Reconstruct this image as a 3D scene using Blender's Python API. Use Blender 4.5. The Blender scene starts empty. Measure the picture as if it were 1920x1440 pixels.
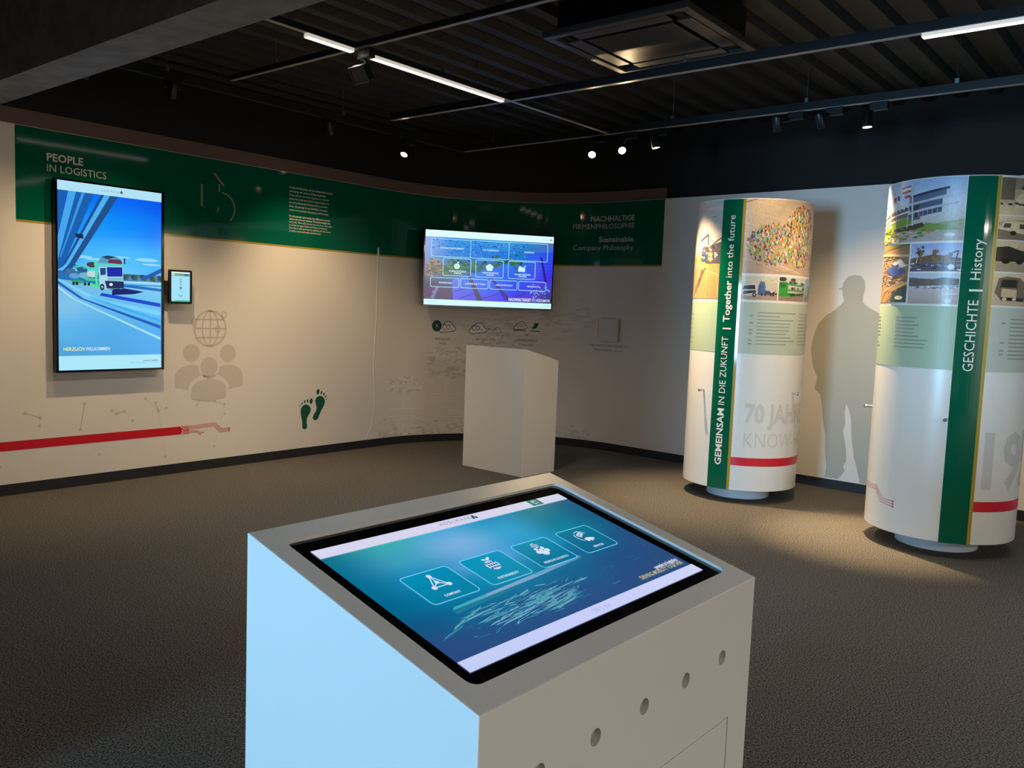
import bpy, bmesh, math, random
from math import sin, cos, pi, radians, sqrt, atan2
from mathutils import Vector, Matrix

S = bpy.context.scene
COL = S.collection
V3 = Vector

# ------------------------------------------------------------------ camera
CAM_H = 1.45
F_PX = 1579.1
PITCH, ROLL = radians(5.126), radians(2.197)
cd = bpy.data.cameras.new('camera')
cam = bpy.data.objects.new('camera', cd)
COL.objects.link(cam)
cd.sensor_fit = 'HORIZONTAL'
cd.sensor_width = 36.0
cd.lens = 36.0 * F_PX / 1920.0
cd.clip_start = 0.02
_f = V3((0, cos(PITCH), -sin(PITCH))); _u = V3((0, sin(PITCH), cos(PITCH))); _r = V3((1, 0, 0))
_r2 = _r * cos(ROLL) + _u * sin(ROLL); _u2 = _u * cos(ROLL) - _r * sin(ROLL)
cam.matrix_world = Matrix(((_r2.x, _u2.x, -_f.x, 0), (_r2.y, _u2.y, -_f.y, 0), (_r2.z, _u2.z, -_f.z, CAM_H), (0, 0, 0, 1)))
S.camera = cam

# ------------------------------------------------------------------ view, world
S.view_settings.view_transform = 'Standard'
S.view_settings.look = 'None'
S.view_settings.exposure = 0.0
S.view_settings.gamma = 1.0
S.view_settings.use_curve_mapping = False
world = bpy.data.worlds.new('world'); S.world = world
world.use_nodes = True
world.node_tree.nodes['Background'].inputs[0].default_value = (0.4, 0.6, 1.0, 1)
world.node_tree.nodes['Background'].inputs[1].default_value = 0.4

WARM = (1.0, 0.71, 0.39)
# ------------------------------------------------------------------ room geometry (plan)
AL, AR = radians(50.6), radians(-41.3)
TL = V3((cos(AL), sin(AL))); TR = V3((cos(AR), sin(AR)))
NL = V3((TL.y, -TL.x)); NR = V3((TR.y, -TR.x))
PL = V3((-3.555, 5.798)); VX = V3((-0.22, 9.858)); RW = 1.68
TLEN = RW * math.tan((AL - AR) / 2)
S0 = (VX - PL).dot(TL) - TLEN
TP = VX - TL * TLEN; CEN = TP + NL * RW; ARC = RW * (AL - AR); S1 = S0 + ARC; TQ = VX + TR * TLEN

def wall(s, off=0.0):
    """point on the room-side wall face at running length s, moved off into the room"""
    if s <= S0: p, n = PL + TL * s, NL
    elif s >= S1: p, n = TQ + TR * (s - S1), NR
    else:
        a = -(s - S0) / RW; r0 = -NL
        r = V3((cos(a) * r0.x - sin(a) * r0.y, sin(a) * r0.x + cos(a) * r0.y)); p, n = CEN + r * RW, -r
    return p + n * off

def room(al, dl):
    """point at al along the left wall and dl out of it"""
    return PL + TL * al + NL * dl

def area(name, loc, aim, sx, sy, power, color, spread=pi):
    l = bpy.data.lights.new(name, 'AREA'); l.shape = 'RECTANGLE'; l.size = sx; l.size_y = sy
    l.energy = power; l.color = color; l.spread = spread
    o = bpy.data.objects.new(name, l); COL.objects.link(o); o.location = loc
    o.rotation_euler = (V3(aim) - V3(loc)).to_track_quat('-Z', 'Y').to_euler()
    return o
AL0 = -9.0                       # plane of the window wall behind the camera
_w0 = room(AL0 + 0.03, 4.75); _w1 = room(0, 4.75)
area('window_daylight', (_w0.x, _w0.y, 1.35), (_w1.x, _w1.y, 1.25), 1.7, 1.6, 114, (0.30, 0.65, 1.0), radians(70))

# ------------------------------------------------------------------ helpers
def lin(c):
    if isinstance(c, str): c = [int(c[i:i + 2], 16) for i in (1, 3, 5)]
    o = []
    for x in c[:3]:
        x = x / 255.0
        o.append(x / 12.92 if x <= 0.04045 else ((x + 0.055) / 1.055) ** 2.4)
    return (o[0], o[1], o[2], 1.0)

def mat(name, color=(200, 200, 200), rough=0.5, metal=0.0, emit=None, strength=1.0, coat=0.0, spec=0.5):
    m = bpy.data.materials.new(name); m.use_nodes = True
    b = m.node_tree.nodes['Principled BSDF']
    b.inputs['Base Color'].default_value = lin(color)
    b.inputs['Roughness'].default_value = rough
    b.inputs['Metallic'].default_value = metal
    b.inputs['Specular IOR Level'].default_value = spec
    b.inputs['Coat Weight'].default_value = coat
    if emit:
        b.inputs['Emission Color'].default_value = lin(emit)
        b.inputs['Emission Strength'].default_value = strength
    return m

def noise_mix(m, c1, c2, scale, detail=4, lo=0.4, hi=0.6, bump=0.0, stretch=None):
    nt = m.node_tree; b = nt.nodes['Principled BSDF']
    tc = nt.nodes.new('ShaderNodeTexCoord'); n = nt.nodes.new('ShaderNodeTexNoise')
    n.inputs['Scale'].default_value = scale; n.inputs['Detail'].default_value = detail
    src = tc.outputs['Object']
    if stretch:
        mp = nt.nodes.new('ShaderNodeMapping'); mp.inputs['Scale'].default_value = stretch
        nt.links.new(src, mp.inputs[0]); src = mp.outputs[0]
    nt.links.new(src, n.inputs['Vector'])
    r = nt.nodes.new('ShaderNodeValToRGB')
    r.color_ramp.elements[0].position = lo; r.color_ramp.elements[0].color = lin(c1)
    r.color_ramp.elements[1].position = hi; r.color_ramp.elements[1].color = lin(c2)
    nt.links.new(n.outputs['Fac'], r.inputs[0]); nt.links.new(r.outputs[0], b.inputs['Base Color'])
    if bump:
        bp = nt.nodes.new('ShaderNodeBump'); bp.inputs['Strength'].default_value = bump; bp.inputs['Distance'].default_value = 0.01
        nt.links.new(n.outputs['Fac'], bp.inputs['Height']); nt.links.new(bp.outputs[0], b.inputs['Normal'])
    return m

def print_mat(name, rough=0.45, emit=False, grain=0.0, spec=0.5):
    m = mat(name, (10, 10, 12), rough, spec=spec); nt = m.node_tree; b = nt.nodes['Principled BSDF']
    at = nt.nodes.new('ShaderNodeAttribute'); at.attribute_name = 'Col'
    src = at.outputs['Color']
    if grain:
        tc = nt.nodes.new('ShaderNodeTexCoord'); n = nt.nodes.new('ShaderNodeTexNoise')
        n.inputs['Scale'].default_value = 60; n.inputs['Detail'].default_value = 5
        nt.links.new(tc.outputs['Object'], n.inputs['Vector'])
        mr = nt.nodes.new('ShaderNodeMapRange'); mr.inputs[1].default_value = 0.3; mr.inputs[2].default_value = 0.7
        mr.inputs[3].default_value = 1 - grain; mr.inputs[4].default_value = 1 + grain
        nt.links.new(n.outputs['Fac'], mr.inputs[0])
        vm = nt.nodes.new('ShaderNodeVectorMath'); vm.operation = 'SCALE'
        nt.links.new(src, vm.inputs[0]); nt.links.new(mr.outputs[0], vm.inputs['Scale']); src = vm.outputs[0]
    if emit:
        nt.links.new(src, b.inputs['Emission Color']); b.inputs['Emission Strength'].default_value = 1.0
    else:
        nt.links.new(src, b.inputs['Base Color'])
    return m

M = {}
M['white_wall'] = mat('white_wall_panel', (226, 222, 216), 0.5)
M['dark_wall'] = mat('dark_painted_wall', (9, 9, 10), 0.75)
M['fascia'] = mat('dark_brown_fascia', (104, 84, 76), 0.6)
M['dark_ceiling'] = noise_mix(mat('dark_ceiling_metal', (20, 20, 20), 0.6), (22, 21, 20), (28, 27, 25), 3)
M['beam'] = noise_mix(mat('grey_concrete_beam', (70, 70, 72), 0.7), (140, 140, 140), (158, 158, 158), 8, bump=0.15)
M['base'] = mat('dark_baseboard', (28, 30, 36), 0.6)
M['carpet'] = noise_mix(mat('speckled_carpet', (60, 56, 52), 1.0, spec=0.1), (44, 43, 42), (130, 125, 117), 150, 4, 0.38, 0.66, bump=0.4)
M['lacquer'] = mat('white_lacquered_board', (226, 224, 219), 0.38)
M['drum'] = mat('white_drum_laminate', (232, 228, 220), 0.28)
M['plinth'] = mat('pale_plinth', (205, 210, 216), 0.4)
M['black'] = mat('black_plastic', (12, 12, 14), 0.4)
M['bezel'] = mat('black_glass', (5, 5, 8), 0.06)
M['casing'] = mat('black_display_casing', (14, 14, 17), 0.35)
M['track'] = mat('black_aluminium_track', (30, 30, 32), 0.32)
M['cover'] = mat('grey_track_cover', (150, 147, 142), 0.3)
M['lamp_body'] = mat('black_lamp_housing', (18, 18, 19), 0.35)
M['lens'] = mat('lit_lamp_lens', (255, 240, 210), 0.3, emit=(255, 226, 176), strength=60)
M['lens_off'] = mat('unlit_lamp_lens', (30, 30, 32), 0.15)
M['led'] = mat('lit_led_strip', (255, 255, 255), 0.3, emit=(255, 244, 236), strength=3)
M['diffuser'] = mat('led_profile', (205, 200, 195), 0.35, emit=(255, 244, 230), strength=0.5)
M['steel'] = mat('brushed_steel', (190, 190, 190), 0.28, 1.0)
M['chrome'] = mat('chrome', (205, 205, 205), 0.15, 1.0)
M['vent'] = mat('dark_grey_vent', (20, 20, 21), 0.3)
M['vent2'] = mat('grey_vent_flap', (62, 60, 57), 0.35)
M['green_led'] = mat('green_status_light', (120, 220, 80), 0.4, emit=(150, 235, 70), strength=1.5)
M['gloss_print'] = print_mat('glossy_green_foil', 0.06)
M['print'] = print_mat('printed_foil', 0.4)
M['photo'] = print_mat('photo_print', 0.3, grain=0.10)
M['screen'] = print_mat('lit_screen_picture', 0.12, emit=True, spec=0.35)
M['card'] = mat('pale_grey_card', (212, 213, 213), 0.5)
M['window'] = mat('grey_window_frame', (120, 122, 125), 0.4)

def finish(name, bm, m, parent=None, smooth=False, bevel=0.0, seg=2):
    me = bpy.data.meshes.new(name)
    bmesh.ops.recalc_face_normals(bm, faces=bm.faces[:])
    bm.to_mesh(me); bm.free()
    for k in (m if isinstance(m, (list, tuple)) else [m]): me.materials.append(k)
    o = bpy.data.objects.new(name, me); COL.objects.link(o)
    if parent is not None: o.parent = parent
    if smooth:
        for p in me.polygons: p.use_smooth = True
        try: me.set_sharp_from_angle(angle=radians(40))
        except Exception: pass
    if bevel:
        b = o.modifiers.new('bevel', 'BEVEL'); b.width = bevel; b.segments = seg; b.limit_method = 'ANGLE'; b.angle_limit = radians(40)
    return o

def tag(o, label, cat, group=None):
    o['label'] = label; o['category'] = cat
    if group: o['group'] = group
    return o

def thing(name, loc, rz, label, cat, group=None):
    o = bpy.data.objects.new(name, None); COL.objects.link(o); o.empty_display_size = 0.1
    o.location = loc; o.rotation_euler = (0, 0, rz)
    return tag(o, label, cat, group)

def struct(o):
    o['kind'] = 'structure'; return o

def bx(bm, x0, x1, y0, y1, z0, z1, M4=None):
    vs = [bm.verts.new(p) for p in ((x0, y0, z0), (x1, y0, z0), (x1, y1, z0), (x0, y1, z0), (x0, y0, z1), (x1, y0, z1), (x1, y1, z1), (x0, y1, z1))]
    for f in ((0, 3, 2, 1), (4, 5, 6, 7), (0, 1, 5, 4), (1, 2, 6, 5), (2, 3, 7, 6), (3, 0, 4, 7)):
        bm.faces.new([vs[i] for i in f])
    if M4 is not None:
        for v in vs: v.co = M4 @ v.co
    return vs

def box(name, x0, x1, y0, y1, z0, z1, m, parent=None, bevel=0.0):
    bm = bmesh.new(); bx(bm, x0, x1, y0, y1, z0, z1)
    return finish(name, bm, m, parent, bevel=bevel)

def lathe(bm, prof, n=32, M4=None):
    """prof: list of (r, z); r = 0 closes"""
    rings = []
    for r, z in prof:
        if r < 1e-6: rings.append([bm.verts.new((0, 0, z))])
        else: rings.append([bm.verts.new((r * cos(2 * pi * k / n), r * sin(2 * pi * k / n), z)) for k in range(n)])
    for a, b in zip(rings[:-1], rings[1:]):
        for k in range(n):
            k2 = (k + 1) % n
            f = [a[k % len(a)], a[k2 % len(a)], b[k2 % len(b)], b[k % len(b)]]
            g = []
            for v in f:
                if v not in g: g.append(v)
            if len(g) >= 3: bm.faces.new(g)
    if M4 is not None:
        for r in rings:
            for v in r: v.co = M4 @ v.co

def prism(bm, pts, z0, z1):
    a = [bm.verts.new((x, y, z0)) for x, y in pts]; b = [bm.verts.new((x, y, z1)) for x, y in pts]
    n = len(pts)
    bm.faces.new(a[::-1]); bm.faces.new(b)
    for i in range(n): bm.faces.new((a[i], a[(i + 1) % n], b[(i + 1) % n], b[i]))

def aimM(loc, d, up='Y'):
    return Matrix.Translation(loc) @ V3(d).to_track_quat('-Z', up).to_matrix().to_4x4()

def rrect(x0, y0, x1, y1, r, n=6):
    P = []
    for cx, cy, a0 in ((x1 - r, y0 + r, -90), (x1 - r, y1 - r, 0), (x0 + r, y1 - r, 90), (x0 + r, y0 + r, 180)):
        for k in range(n + 1):
            a = radians(a0 + 90 * k / n); P.append((cx + r * cos(a), cy + r * sin(a)))
    return P

# ------------------------------------------------------------------ flat graphics painter
_tc = {}
def textmesh(s, bold):
    k = (s, bold)
    if k in _tc: return _tc[k]
    cu = bpy.data.curves.new('t', 'FONT'); cu.body = s; cu.size = 1.0; cu.offset = bold; cu.resolution_u = 2; cu.fill_mode = 'FRONT'
    o = bpy.data.objects.new('t', cu); COL.objects.link(o)
    dg = bpy.context.evaluated_depsgraph_get(); dg.update()
    e = o.evaluated_get(dg); me = e.to_mesh()
    vs = [(v.co.x, v.co.y) for v in me.vertices]; fs = [tuple(p.vertices) for p in me.polygons]
    e.to_mesh_clear(); bpy.data.objects.remove(o); bpy.data.curves.remove(cu)
    _tc[k] = (vs, fs); return _tc[k]
_caph = None

class Paint:
    def __init__(self): self.items = []
    def raw(self, vs, fs, cols, lay): self.items.append((vs, fs, cols, lay))
    def poly(self, pts, c, lay=1):
        n = len(pts); cc = [lin(k) for k in c] if isinstance(c, list) else [lin(c)] * n
        self.raw(list(pts), [tuple(range(n))], cc, lay); return self
    def rect(self, x0, y0, x1, y1, c, lay=1):
        return self.poly([(x0, y0), (x1, y0), (x1, y1), (x0, y1)], c, lay)
    def vgrad(self, x0, y0, x1, y1, stops, lay=1):
        """stops: list of (t, colour) from bottom to top"""
        for (t0, c0), (t1, c1) in zip(stops[:-1], stops[1:]):
            a, b = y0 + (y1 - y0) * t0, y0 + (y1 - y0) * t1
            self.poly([(x0, a), (x1, a), (x1, b), (x0, b)], [c0, c0, c1, c1], lay)
        return self
    def grid(self, x0, y0, x1, y1, rows, lay=1, sub=4):
        """rows: bottom-to-top list of rows of colours, smoothly interpolated"""
        ny, nx = len(rows), len(rows[0]); R = [[lin(c) for c in r] for r in rows]
        NX, NY = (nx - 1) * sub, (ny - 1) * sub; vs, cs, fs = [], [], []
        sm = lambda t: t * t * (3 - 2 * t)
        for j in range(NY + 1):
            jj = min(j // sub, ny - 2); tj = sm((j - jj * sub) / sub)
            for i in range(NX + 1):
                ii = min(i // sub, nx - 2); ti = sm((i - ii * sub) / sub)
                a, b, c, d = R[jj][ii], R[jj][ii + 1], R[jj + 1][ii], R[jj + 1][ii + 1]
                cs.append(tuple((a[k] * (1 - ti) + b[k] * ti) * (1 - tj) + (c[k] * (1 - ti) + d[k] * ti) * tj for k in range(4)))
                vs.append((x0 + (x1 - x0) * i / NX, y0 + (y1 - y0) * j / NY))
        for j in range(NY):
            for i in range(NX):
                q = j * (NX + 1) + i; fs.append((q, q + 1, q + NX + 2, q + NX + 1))
        self.raw(vs, fs, cs, lay); return self
    def ell(self, cx, cy, rx, ry, c, lay=1, n=20, rot=0.0):
        p = []
        for k in range(n):
            a = 2 * pi * k / n; x, y = rx * cos(a), ry * sin(a)
            p.append((cx + x * cos(rot) - y * sin(rot), cy + x * sin(rot) + y * cos(rot)))
        return self.poly(p, c, lay)
    def line(self, pts, w, c, lay=1, closed=False):
        n = len(pts); L, Rr = [], []
        for i in range(n):
            p = V3(pts[i]); a = V3(pts[i - 1]) if (i > 0 or closed) else None; b = V3(pts[(i + 1) % n]) if (i < n - 1 or closed) else None
            d1 = (p - a).normalized() if a is not None and (p - a).length > 1e-9 else None
            d2 = (b - p).normalized() if b is not None and (b - p).length > 1e-9 else None
            d1 = d1 or d2; d2 = d2 or d1
            n1 = V3((-d1.y, d1.x)); n2 = V3((-d2.y, d2.x)); m = n1 + n2
            m = n1 if m.length < 1e-6 else m.normalized()
            k = w / 2 / max(0.4, m.dot(n1)); L.append(p + m * k); Rr.append(p - m * k)
        vs = [tuple(v) for v in L] + [tuple(v) for v in Rr]
        fs = [(i, i + n, (i + 1) % n + n, (i + 1) % n) for i in range(n if closed else n - 1)]
        self.raw(vs, fs, [lin(c)] * len(vs), lay); return self
    def ring(self, cx, cy, rx, ry, w, c, lay=1, a0=0, a1=360, n=28):
        full = abs(a1 - a0) >= 360
        pts = [(cx + rx * cos(radians(a0 + (a1 - a0) * k / n)), cy + ry * sin(radians(a0 + (a1 - a0) * k / n))) for k in range(n if full else n + 1)]
        return self.line(pts, w, c, lay, closed=full)
    def text(self, s, x, y, h=None, w=None, c=(255, 255, 255), bold=0.0, al='L', lay=1, rot=0, space=1.0):
        global _caph
        if _caph is None:
            v, _ = textmesh('H', 0.0); _caph = max(p[1] for p in v)
        vs, fs = textmesh(s, bold)
        xs = [p[0] for p in vs]; x0, x1 = min(xs), max(xs)
        sy = h / _caph if h else w / (x1 - x0)
        sx = w / (x1 - x0) if w else sy
        W = (x1 - x0) * sx; ox = {'L': 0, 'R': -W, 'C': -W / 2}[al]
        o = []
        for p in vs:
            a, b = (p[0] - x0) * sx + ox, p[1] * sy
            if rot == 90: a, b = -b, a
            o.append((x + a, y + b))
        self.raw(o, fs, [lin(c)] * len(o), lay); return self
    def build(self, name, mapper, m, parent=None, step=0.0, clip=None):
        bm = bmesh.new(); cl = bm.verts.layers.float_color.new('Col'); ll = bm.verts.layers.float.new('lay')
        for vs, fs, cs, lay in self.items:
            bv = []
            for p, c in zip(vs, cs):
                v = bm.verts.new((p[0], p[1], 0)); v[cl] = c; v[ll] = lay; bv.append(v)
            for f in fs:
                try: bm.faces.new([bv[i] for i in f])
                except ValueError: pass
        big = [f for f in bm.faces if len(f.verts) > 4]
        if big: bmesh.ops.triangulate(bm, faces=big)
        if clip:
            for co, no in (((clip[0], 0, 0), (-1, 0, 0)), ((clip[2], 0, 0), (1, 0, 0)), ((0, clip[1], 0), (0, -1, 0)), ((0, clip[3], 0), (0, 1, 0))):
                bmesh.ops.bisect_plane(bm, geom=bm.verts[:] + bm.edges[:] + bm.faces[:], plane_co=co, plane_no=no, dist=1e-6, clear_outer=True)
        if step:
            xs = [v.co.x for v in bm.verts]; k = math.floor(min(xs) / step) + 1
            while k * step < max(xs):
                bmesh.ops.bisect_plane(bm, geom=bm.verts[:] + bm.edges[:] + bm.faces[:], plane_co=(k * step, 0, 0), plane_no=(1, 0, 0), dist=1e-6)
                k += 1
        for f in bm.faces:
            f.normal_update()
            if f.normal.z < 0: f.normal_flip()
        for v in bm.verts: v.co = mapper(v.co.x, v.co.y, v[ll])
        me = bpy.data.meshes.new(name); bm.to_mesh(me); bm.free(); me.materials.append(m)
        o = bpy.data.objects.new(name, me); COL.objects.link(o)
        if parent is not None: o.parent = parent
        return o

# ------------------------------------------------------------------ setting: floor, ceiling, walls
H_P, H_F, H_C = 2.58, 2.69, 3.26          # white panel, fascia, ceiling
S_A, DL_B = AL0, 12.4
SR = S1 + (DL_B - (TQ - PL).dot(NL)) / TR.dot(NL)      # right wall length until dl = DL_B
cA = room(AL0, 0); cB = wall(SR); cC = room(AL0, DL_B)

arcS = [S0 + ARC * k / 90 for k in range(91)]
outline = [tuple(wall(S_A)), *[tuple(wall(s)) for s in arcS], tuple(cB), tuple(cC)]
bm = bmesh.new(); prism(bm, outline[::-1], -0.12, 0.0)
struct(finish('floor', bm, M['carpet']))

def wall_seg(name, ss):
    bm = bmesh.new()
    rows = []
    lev = [(0.0, 0.0), (H_P, 0.0), (H_P, -0.035), (H_C + .1, -0.035)]
    for s in ss:
        r = [bm.verts.new((*wall(s, o), z)) for z, o in lev]
        r += [bm.verts.new((*wall(s, -0.16), H_C + .1)), bm.verts.new((*wall(s, -0.16), 0.0))]
        rows.append(r)
    for a, b in zip(rows[:-1], rows[1:]):
        for i in range(6):
            j = (i + 1) % 6
            f = bm.faces.new((a[i], b[i], b[j], a[j])); f.material_index = 0 if i < 1 else 1
    bm.faces.new(rows[0]); bm.faces.new(rows[-1][::-1])
    return struct(finish(name, bm, [M['white_wall'], M['dark_wall']]))
wl = wall_seg('wall_left', [S_A, S0])
wc = wall_seg('wall_rear', arcS)
wr = wall_seg('wall_right', [S1, SR])
def strip(name, ss, z0, z1, o0, o1, m):
    bm = bmesh.new(); rows = []
    for s in ss: rows.append([bm.verts.new((*wall(s, o), z)) for z, o in ((z0, o0), (z1, o0), (z1, o1), (z0, o1))])
    for a, b in zip(rows[:-1], rows[1:]):
        for i in range(4): bm.faces.new((a[i], b[i], b[(i + 1) % 4], a[(i + 1) % 4]))
    bm.faces.new(rows[0]); bm.faces.new(rows[-1][::-1])
    return struct(finish(name, bm, m))
allS = [S_A + .02, *arcS, SR - .02]
strip('baseboard_left', [S_A + .02, S0], 0.0, 0.08, 0.004, -0.0, M['base'])
strip('baseboard_rear', arcS, 0.0, 0.08, 0.004, -0.0, M['base'])
strip('baseboard_right', [S1, SR - .02], 0.0, 0.08, 0.004, -0.0, M['base'])
strip('trim_1', [S_A + .02, *arcS, 6.68], H_P + .001, H_F, -0.012, -0.034, M['fascia'])

# window wall behind the camera (with the opening the daylight comes in by) and the fourth wall
rzA = AL - pi / 2         # local x = along NL, local y = along TL
def local_room(name, boxes, m):
    bm = bmesh.new()
    for b in boxes: bx(bm, *b)
    o = finish(name, bm, m); o.location = (cA.x, cA.y, 0); o.rotation_euler = (0, 0, rzA); return o
W0, W1, Z0, Z1 = 3.85, 5.65, 0.5, 2.2
struct(local_room('wall_front', [(-.1, W0, -.16, 0, 0, H_C + .1), (W1, DL_B + .1, -.16, 0, 0, H_C + .1), (W0, W1, -.16, 0, 0, Z0), (W0, W1, -.16, 0, Z1, H_C + .1)], M['white_wall']))
struct(local_room('window_1', [(W0, W0 + .05, -.12, -.04, Z0, Z1), (W1 - .05, W1, -.12, -.04, Z0, Z1), (W0 + .05, W1 - .05, -.12, -.04, Z0, Z0 + .05), (W0 + .05, W1 - .05, -.12, -.04, Z1 - .05, Z1)], M['window']))
struct(local_room('wall_light_blocker', [(3.68, 3.8, 0, 7.3, 0, H_C + .1)], M['white_wall']))  # unseen partition added to hold window daylight off the pedestal and curved wall
Lside = (cB - cC).length
_d = (cB - cC).normalized()
bm = bmesh.new(); bx(bm, 0, Lside, -.16, 0, 0, H_C + .1)
o = struct(finish('wall_side', bm, M['white_wall'])); o.location = (cC.x, cC.y, 0); o.rotation_euler = (0, 0, atan2(_d.y, _d.x))

# ceiling: dark trapezoidal sheet, ribs running along the left wall's direction
bm = bmesh.new()
pitch_ = 0.23; x = -0.2; prof = []
while x < DL_B + .1:
    prof += [(x, H_C), (x + .10, H_C), (x + .125, H_C - .05), (x + .205, H_C - .05)]
    x += pitch_
UL = 15.6
a = [bm.verts.new((p[0], -.1, p[1])) for p in prof]; b = [bm.verts.new((p[0], UL, p[1])) for p in prof]
a2 = [bm.verts.new((prof[0][0], -.1, H_C + .08)), bm.verts.new((prof[-1][0], -.1, H_C + .08))]; b2 = [bm.verts.new((prof[0][0], UL, H_C + .08)), bm.verts.new((prof[-1][0], UL, H_C + .08))]
for i in range(len(prof) - 1): bm.faces.new((a[i], a[i + 1], b[i + 1], b[i]))
bm.faces.new((a2[0], b2[0], b2[1], a2[1])); bm.faces.new((a[0], b[0], b2[0], a2[0])); bm.faces.new((a[-1], a2[1], b2[1], b[-1]))
o = struct(finish('ceiling', bm, M['dark_ceiling'])); o.location = (cA.x, cA.y, 0); o.rotation_euler = (0, 0, rzA)
# deep beam across the room in front of the exhibition bay
bm = bmesh.new(); bx(bm, 0.0, DL_B, -.225 - AL0, .03 - AL0, 2.685, H_C - .0)
o = struct(finish('trim_2', bm, M['beam'])); o.location = (cA.x, cA.y, 0); o.rotation_euler = (0, 0, rzA)

# ------------------------------------------------------------------ graphics on the walls
mw = lambda s, z, lay: V3((*wall(s, 0.0006 + 0.0007 * lay), z))
GREEN, GOLD = (0, 94, 72), (176, 150, 62)
P = Paint()
P.rect(0.126, 1.934, 6.678, 2.577, GREEN, 0).rect(0.126, 1.918, 6.678, 1.934, GOLD, 0)
banner = P.build('green_banner', mw, M['gloss_print'], wc, step=0.06)
LET = (228, 230, 226)
P = Paint()
P.text('PEOPLE', .332, 2.366, .051, .250, LET, .022).text('IN LOGISTICS', .332, 2.291, .050, .417, LET)
P.build('lettering', mw, M['print'], banner)['label'] = 'white PEOPLE IN LOGISTICS lettering'
P = Paint()
l1 = ['Es sind die Menschen, die den Unterschied machen', 'und denen wir unseren Erfolg verdanken.', 'Daran sind wir uns jeden Tag bewusst. Deshalb', 'sehen wir es als eine unserer Hauptaufgaben an,', 'ein wertschätzendes Arbeitsumfeld zu schaffen.', 'Eines, das geprägt ist von Stabilität, Innovation', 'sowie internationaler Besetzung und Diversität.']
l2 = ["It's the people who make the difference and to", 'whom we owe our success. We acknowledge this', "every day. That's why we see it as one of our main tasks", 'to create an appreciative working environment.', 'One that is characterised by stability and innovation', 'as well as internationality and diversity.']
w1 = [.478, .405, .435, .44, .43, .425, .435]; w2 = [.455, .455, .478, .425, .465, .352]
for i, (t, w_) in enumerate(zip(l1, w1)): P.text(t, 2.372, 2.443 - i * .0328, .0165, w_, LET, .02 if i < 2 else 0)
for i, (t, w_) in enumerate(zip(l2, w2)): P.text(t, 2.372, 2.192 - i * .0262 * 1.0, .0155, w_, LET, .02 if i < 2 else 0)
P.build('lettering', mw, M['print'], banner)['label'] = 'two small white paragraphs of text'
# outlined symbol in the banner: raised strips
P = Paint(); ST = (150, 150, 120)
P.line([(1.522, 2.365), (1.522, 2.185)], .016, ST).line([(1.629, 2.468), (1.722, 2.372)], .016, ST).line([(1.679, 2.384), (1.679, 2.318)], .012, ST)
P.ring(1.70, 2.19, .125, .125, .012, ST, a0=-50, a1=88).line([(1.675, 2.19), (1.662, 2.15)], .012, ST)
P.line([(1.522, 2.365), (1.60, 2.43), (1.629, 2.468)], .008, (20, 70, 48)).ring(1.70, 2.19, .125, .125, .008, (10, 60, 46), a0=180, a1=310)
P.build('arrow_symbol', mw, M['gloss_print'], banner)
P = Paint(); L2 = (190, 196, 198)
P.text('NACHHALTIGE', 6.332, 2.386, .052, .515, L2, .022, 'R').text('FIRMENPHILOSOPHIE', 6.334, 2.309, .052, .712, L2, 0, 'R')
P.text('Sustainable', 6.332, 2.174, .050, .415, L2, .02, 'R').text('Company Philosophy', 6.334, 2.090, .050, .705, L2, 0, 'R')
P.build('lettering', mw, M['print'], banner, step=.06)['label'] = 'grey NACHHALTIGE FIRMENPHILOSOPHIE lettering'

# red line that ends in circuit traces, pale network pattern
RED = (205, 10, 40)
P = Paint(); P.rect(-1.6, .318, 1.42, .383, RED)
for k, (y0, x0) in enumerate(((.3745, 1.35), (.364, 1.368), (.350, 1.358), (.3365, 1.362), (.3255, 1.352))):
    P.line([(x0, y0), (1.42, y0)], .0045, (236, 214, 205), 2).ell(x0, y0, .006, .006, (236, 214, 205), 2, 8)
for k in range(3):
    P.line([(1.42, .378 - k * .012), (1.655 - k * .006, .388 - k * .012), (1.72 - k * .01, .332 - k * .012), (1.79, .334 - k * .012)], .0035, RED)
    P.ell(1.79, .334 - k * .012, .006, .006, RED, 1, 8)
for k in range(2):
    P.line([(1.42, .339 - k * .012), (1.49, .337 - k * .010), (1.515 - k * .01, .318 - k * .007), (1.545 - k * .025, .316 - k * .013)], .0035, RED)
    P.ell(1.545 - k * .025, .316 - k * .013, .005, .005, RED, 1, 8)
P.build('red_line', mw, M['print'], wl)
random.seed(4)
P = Paint(); NET = (214, 209, 202); ND = (203, 196, 187); nd = []
for i in range(44): nd.append((random.uniform(-.9, 1.75), random.choice([random.uniform(.44, .64), random.uniform(.12, .30), random.uniform(.42, .62)])))
for i, p in enumerate(nd):
    q = sorted(nd, key=lambda r: (r[0] - p[0]) ** 2 + (r[1] - p[1]) ** 2)[1 + i % 2]
    P.line([p, q], .0035, NET, 0)
    P.ell(p[0], p[1], .0115, .0115, ND, 1, 10)
P.build('network_pattern', mw, M['print'], wl)
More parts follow.
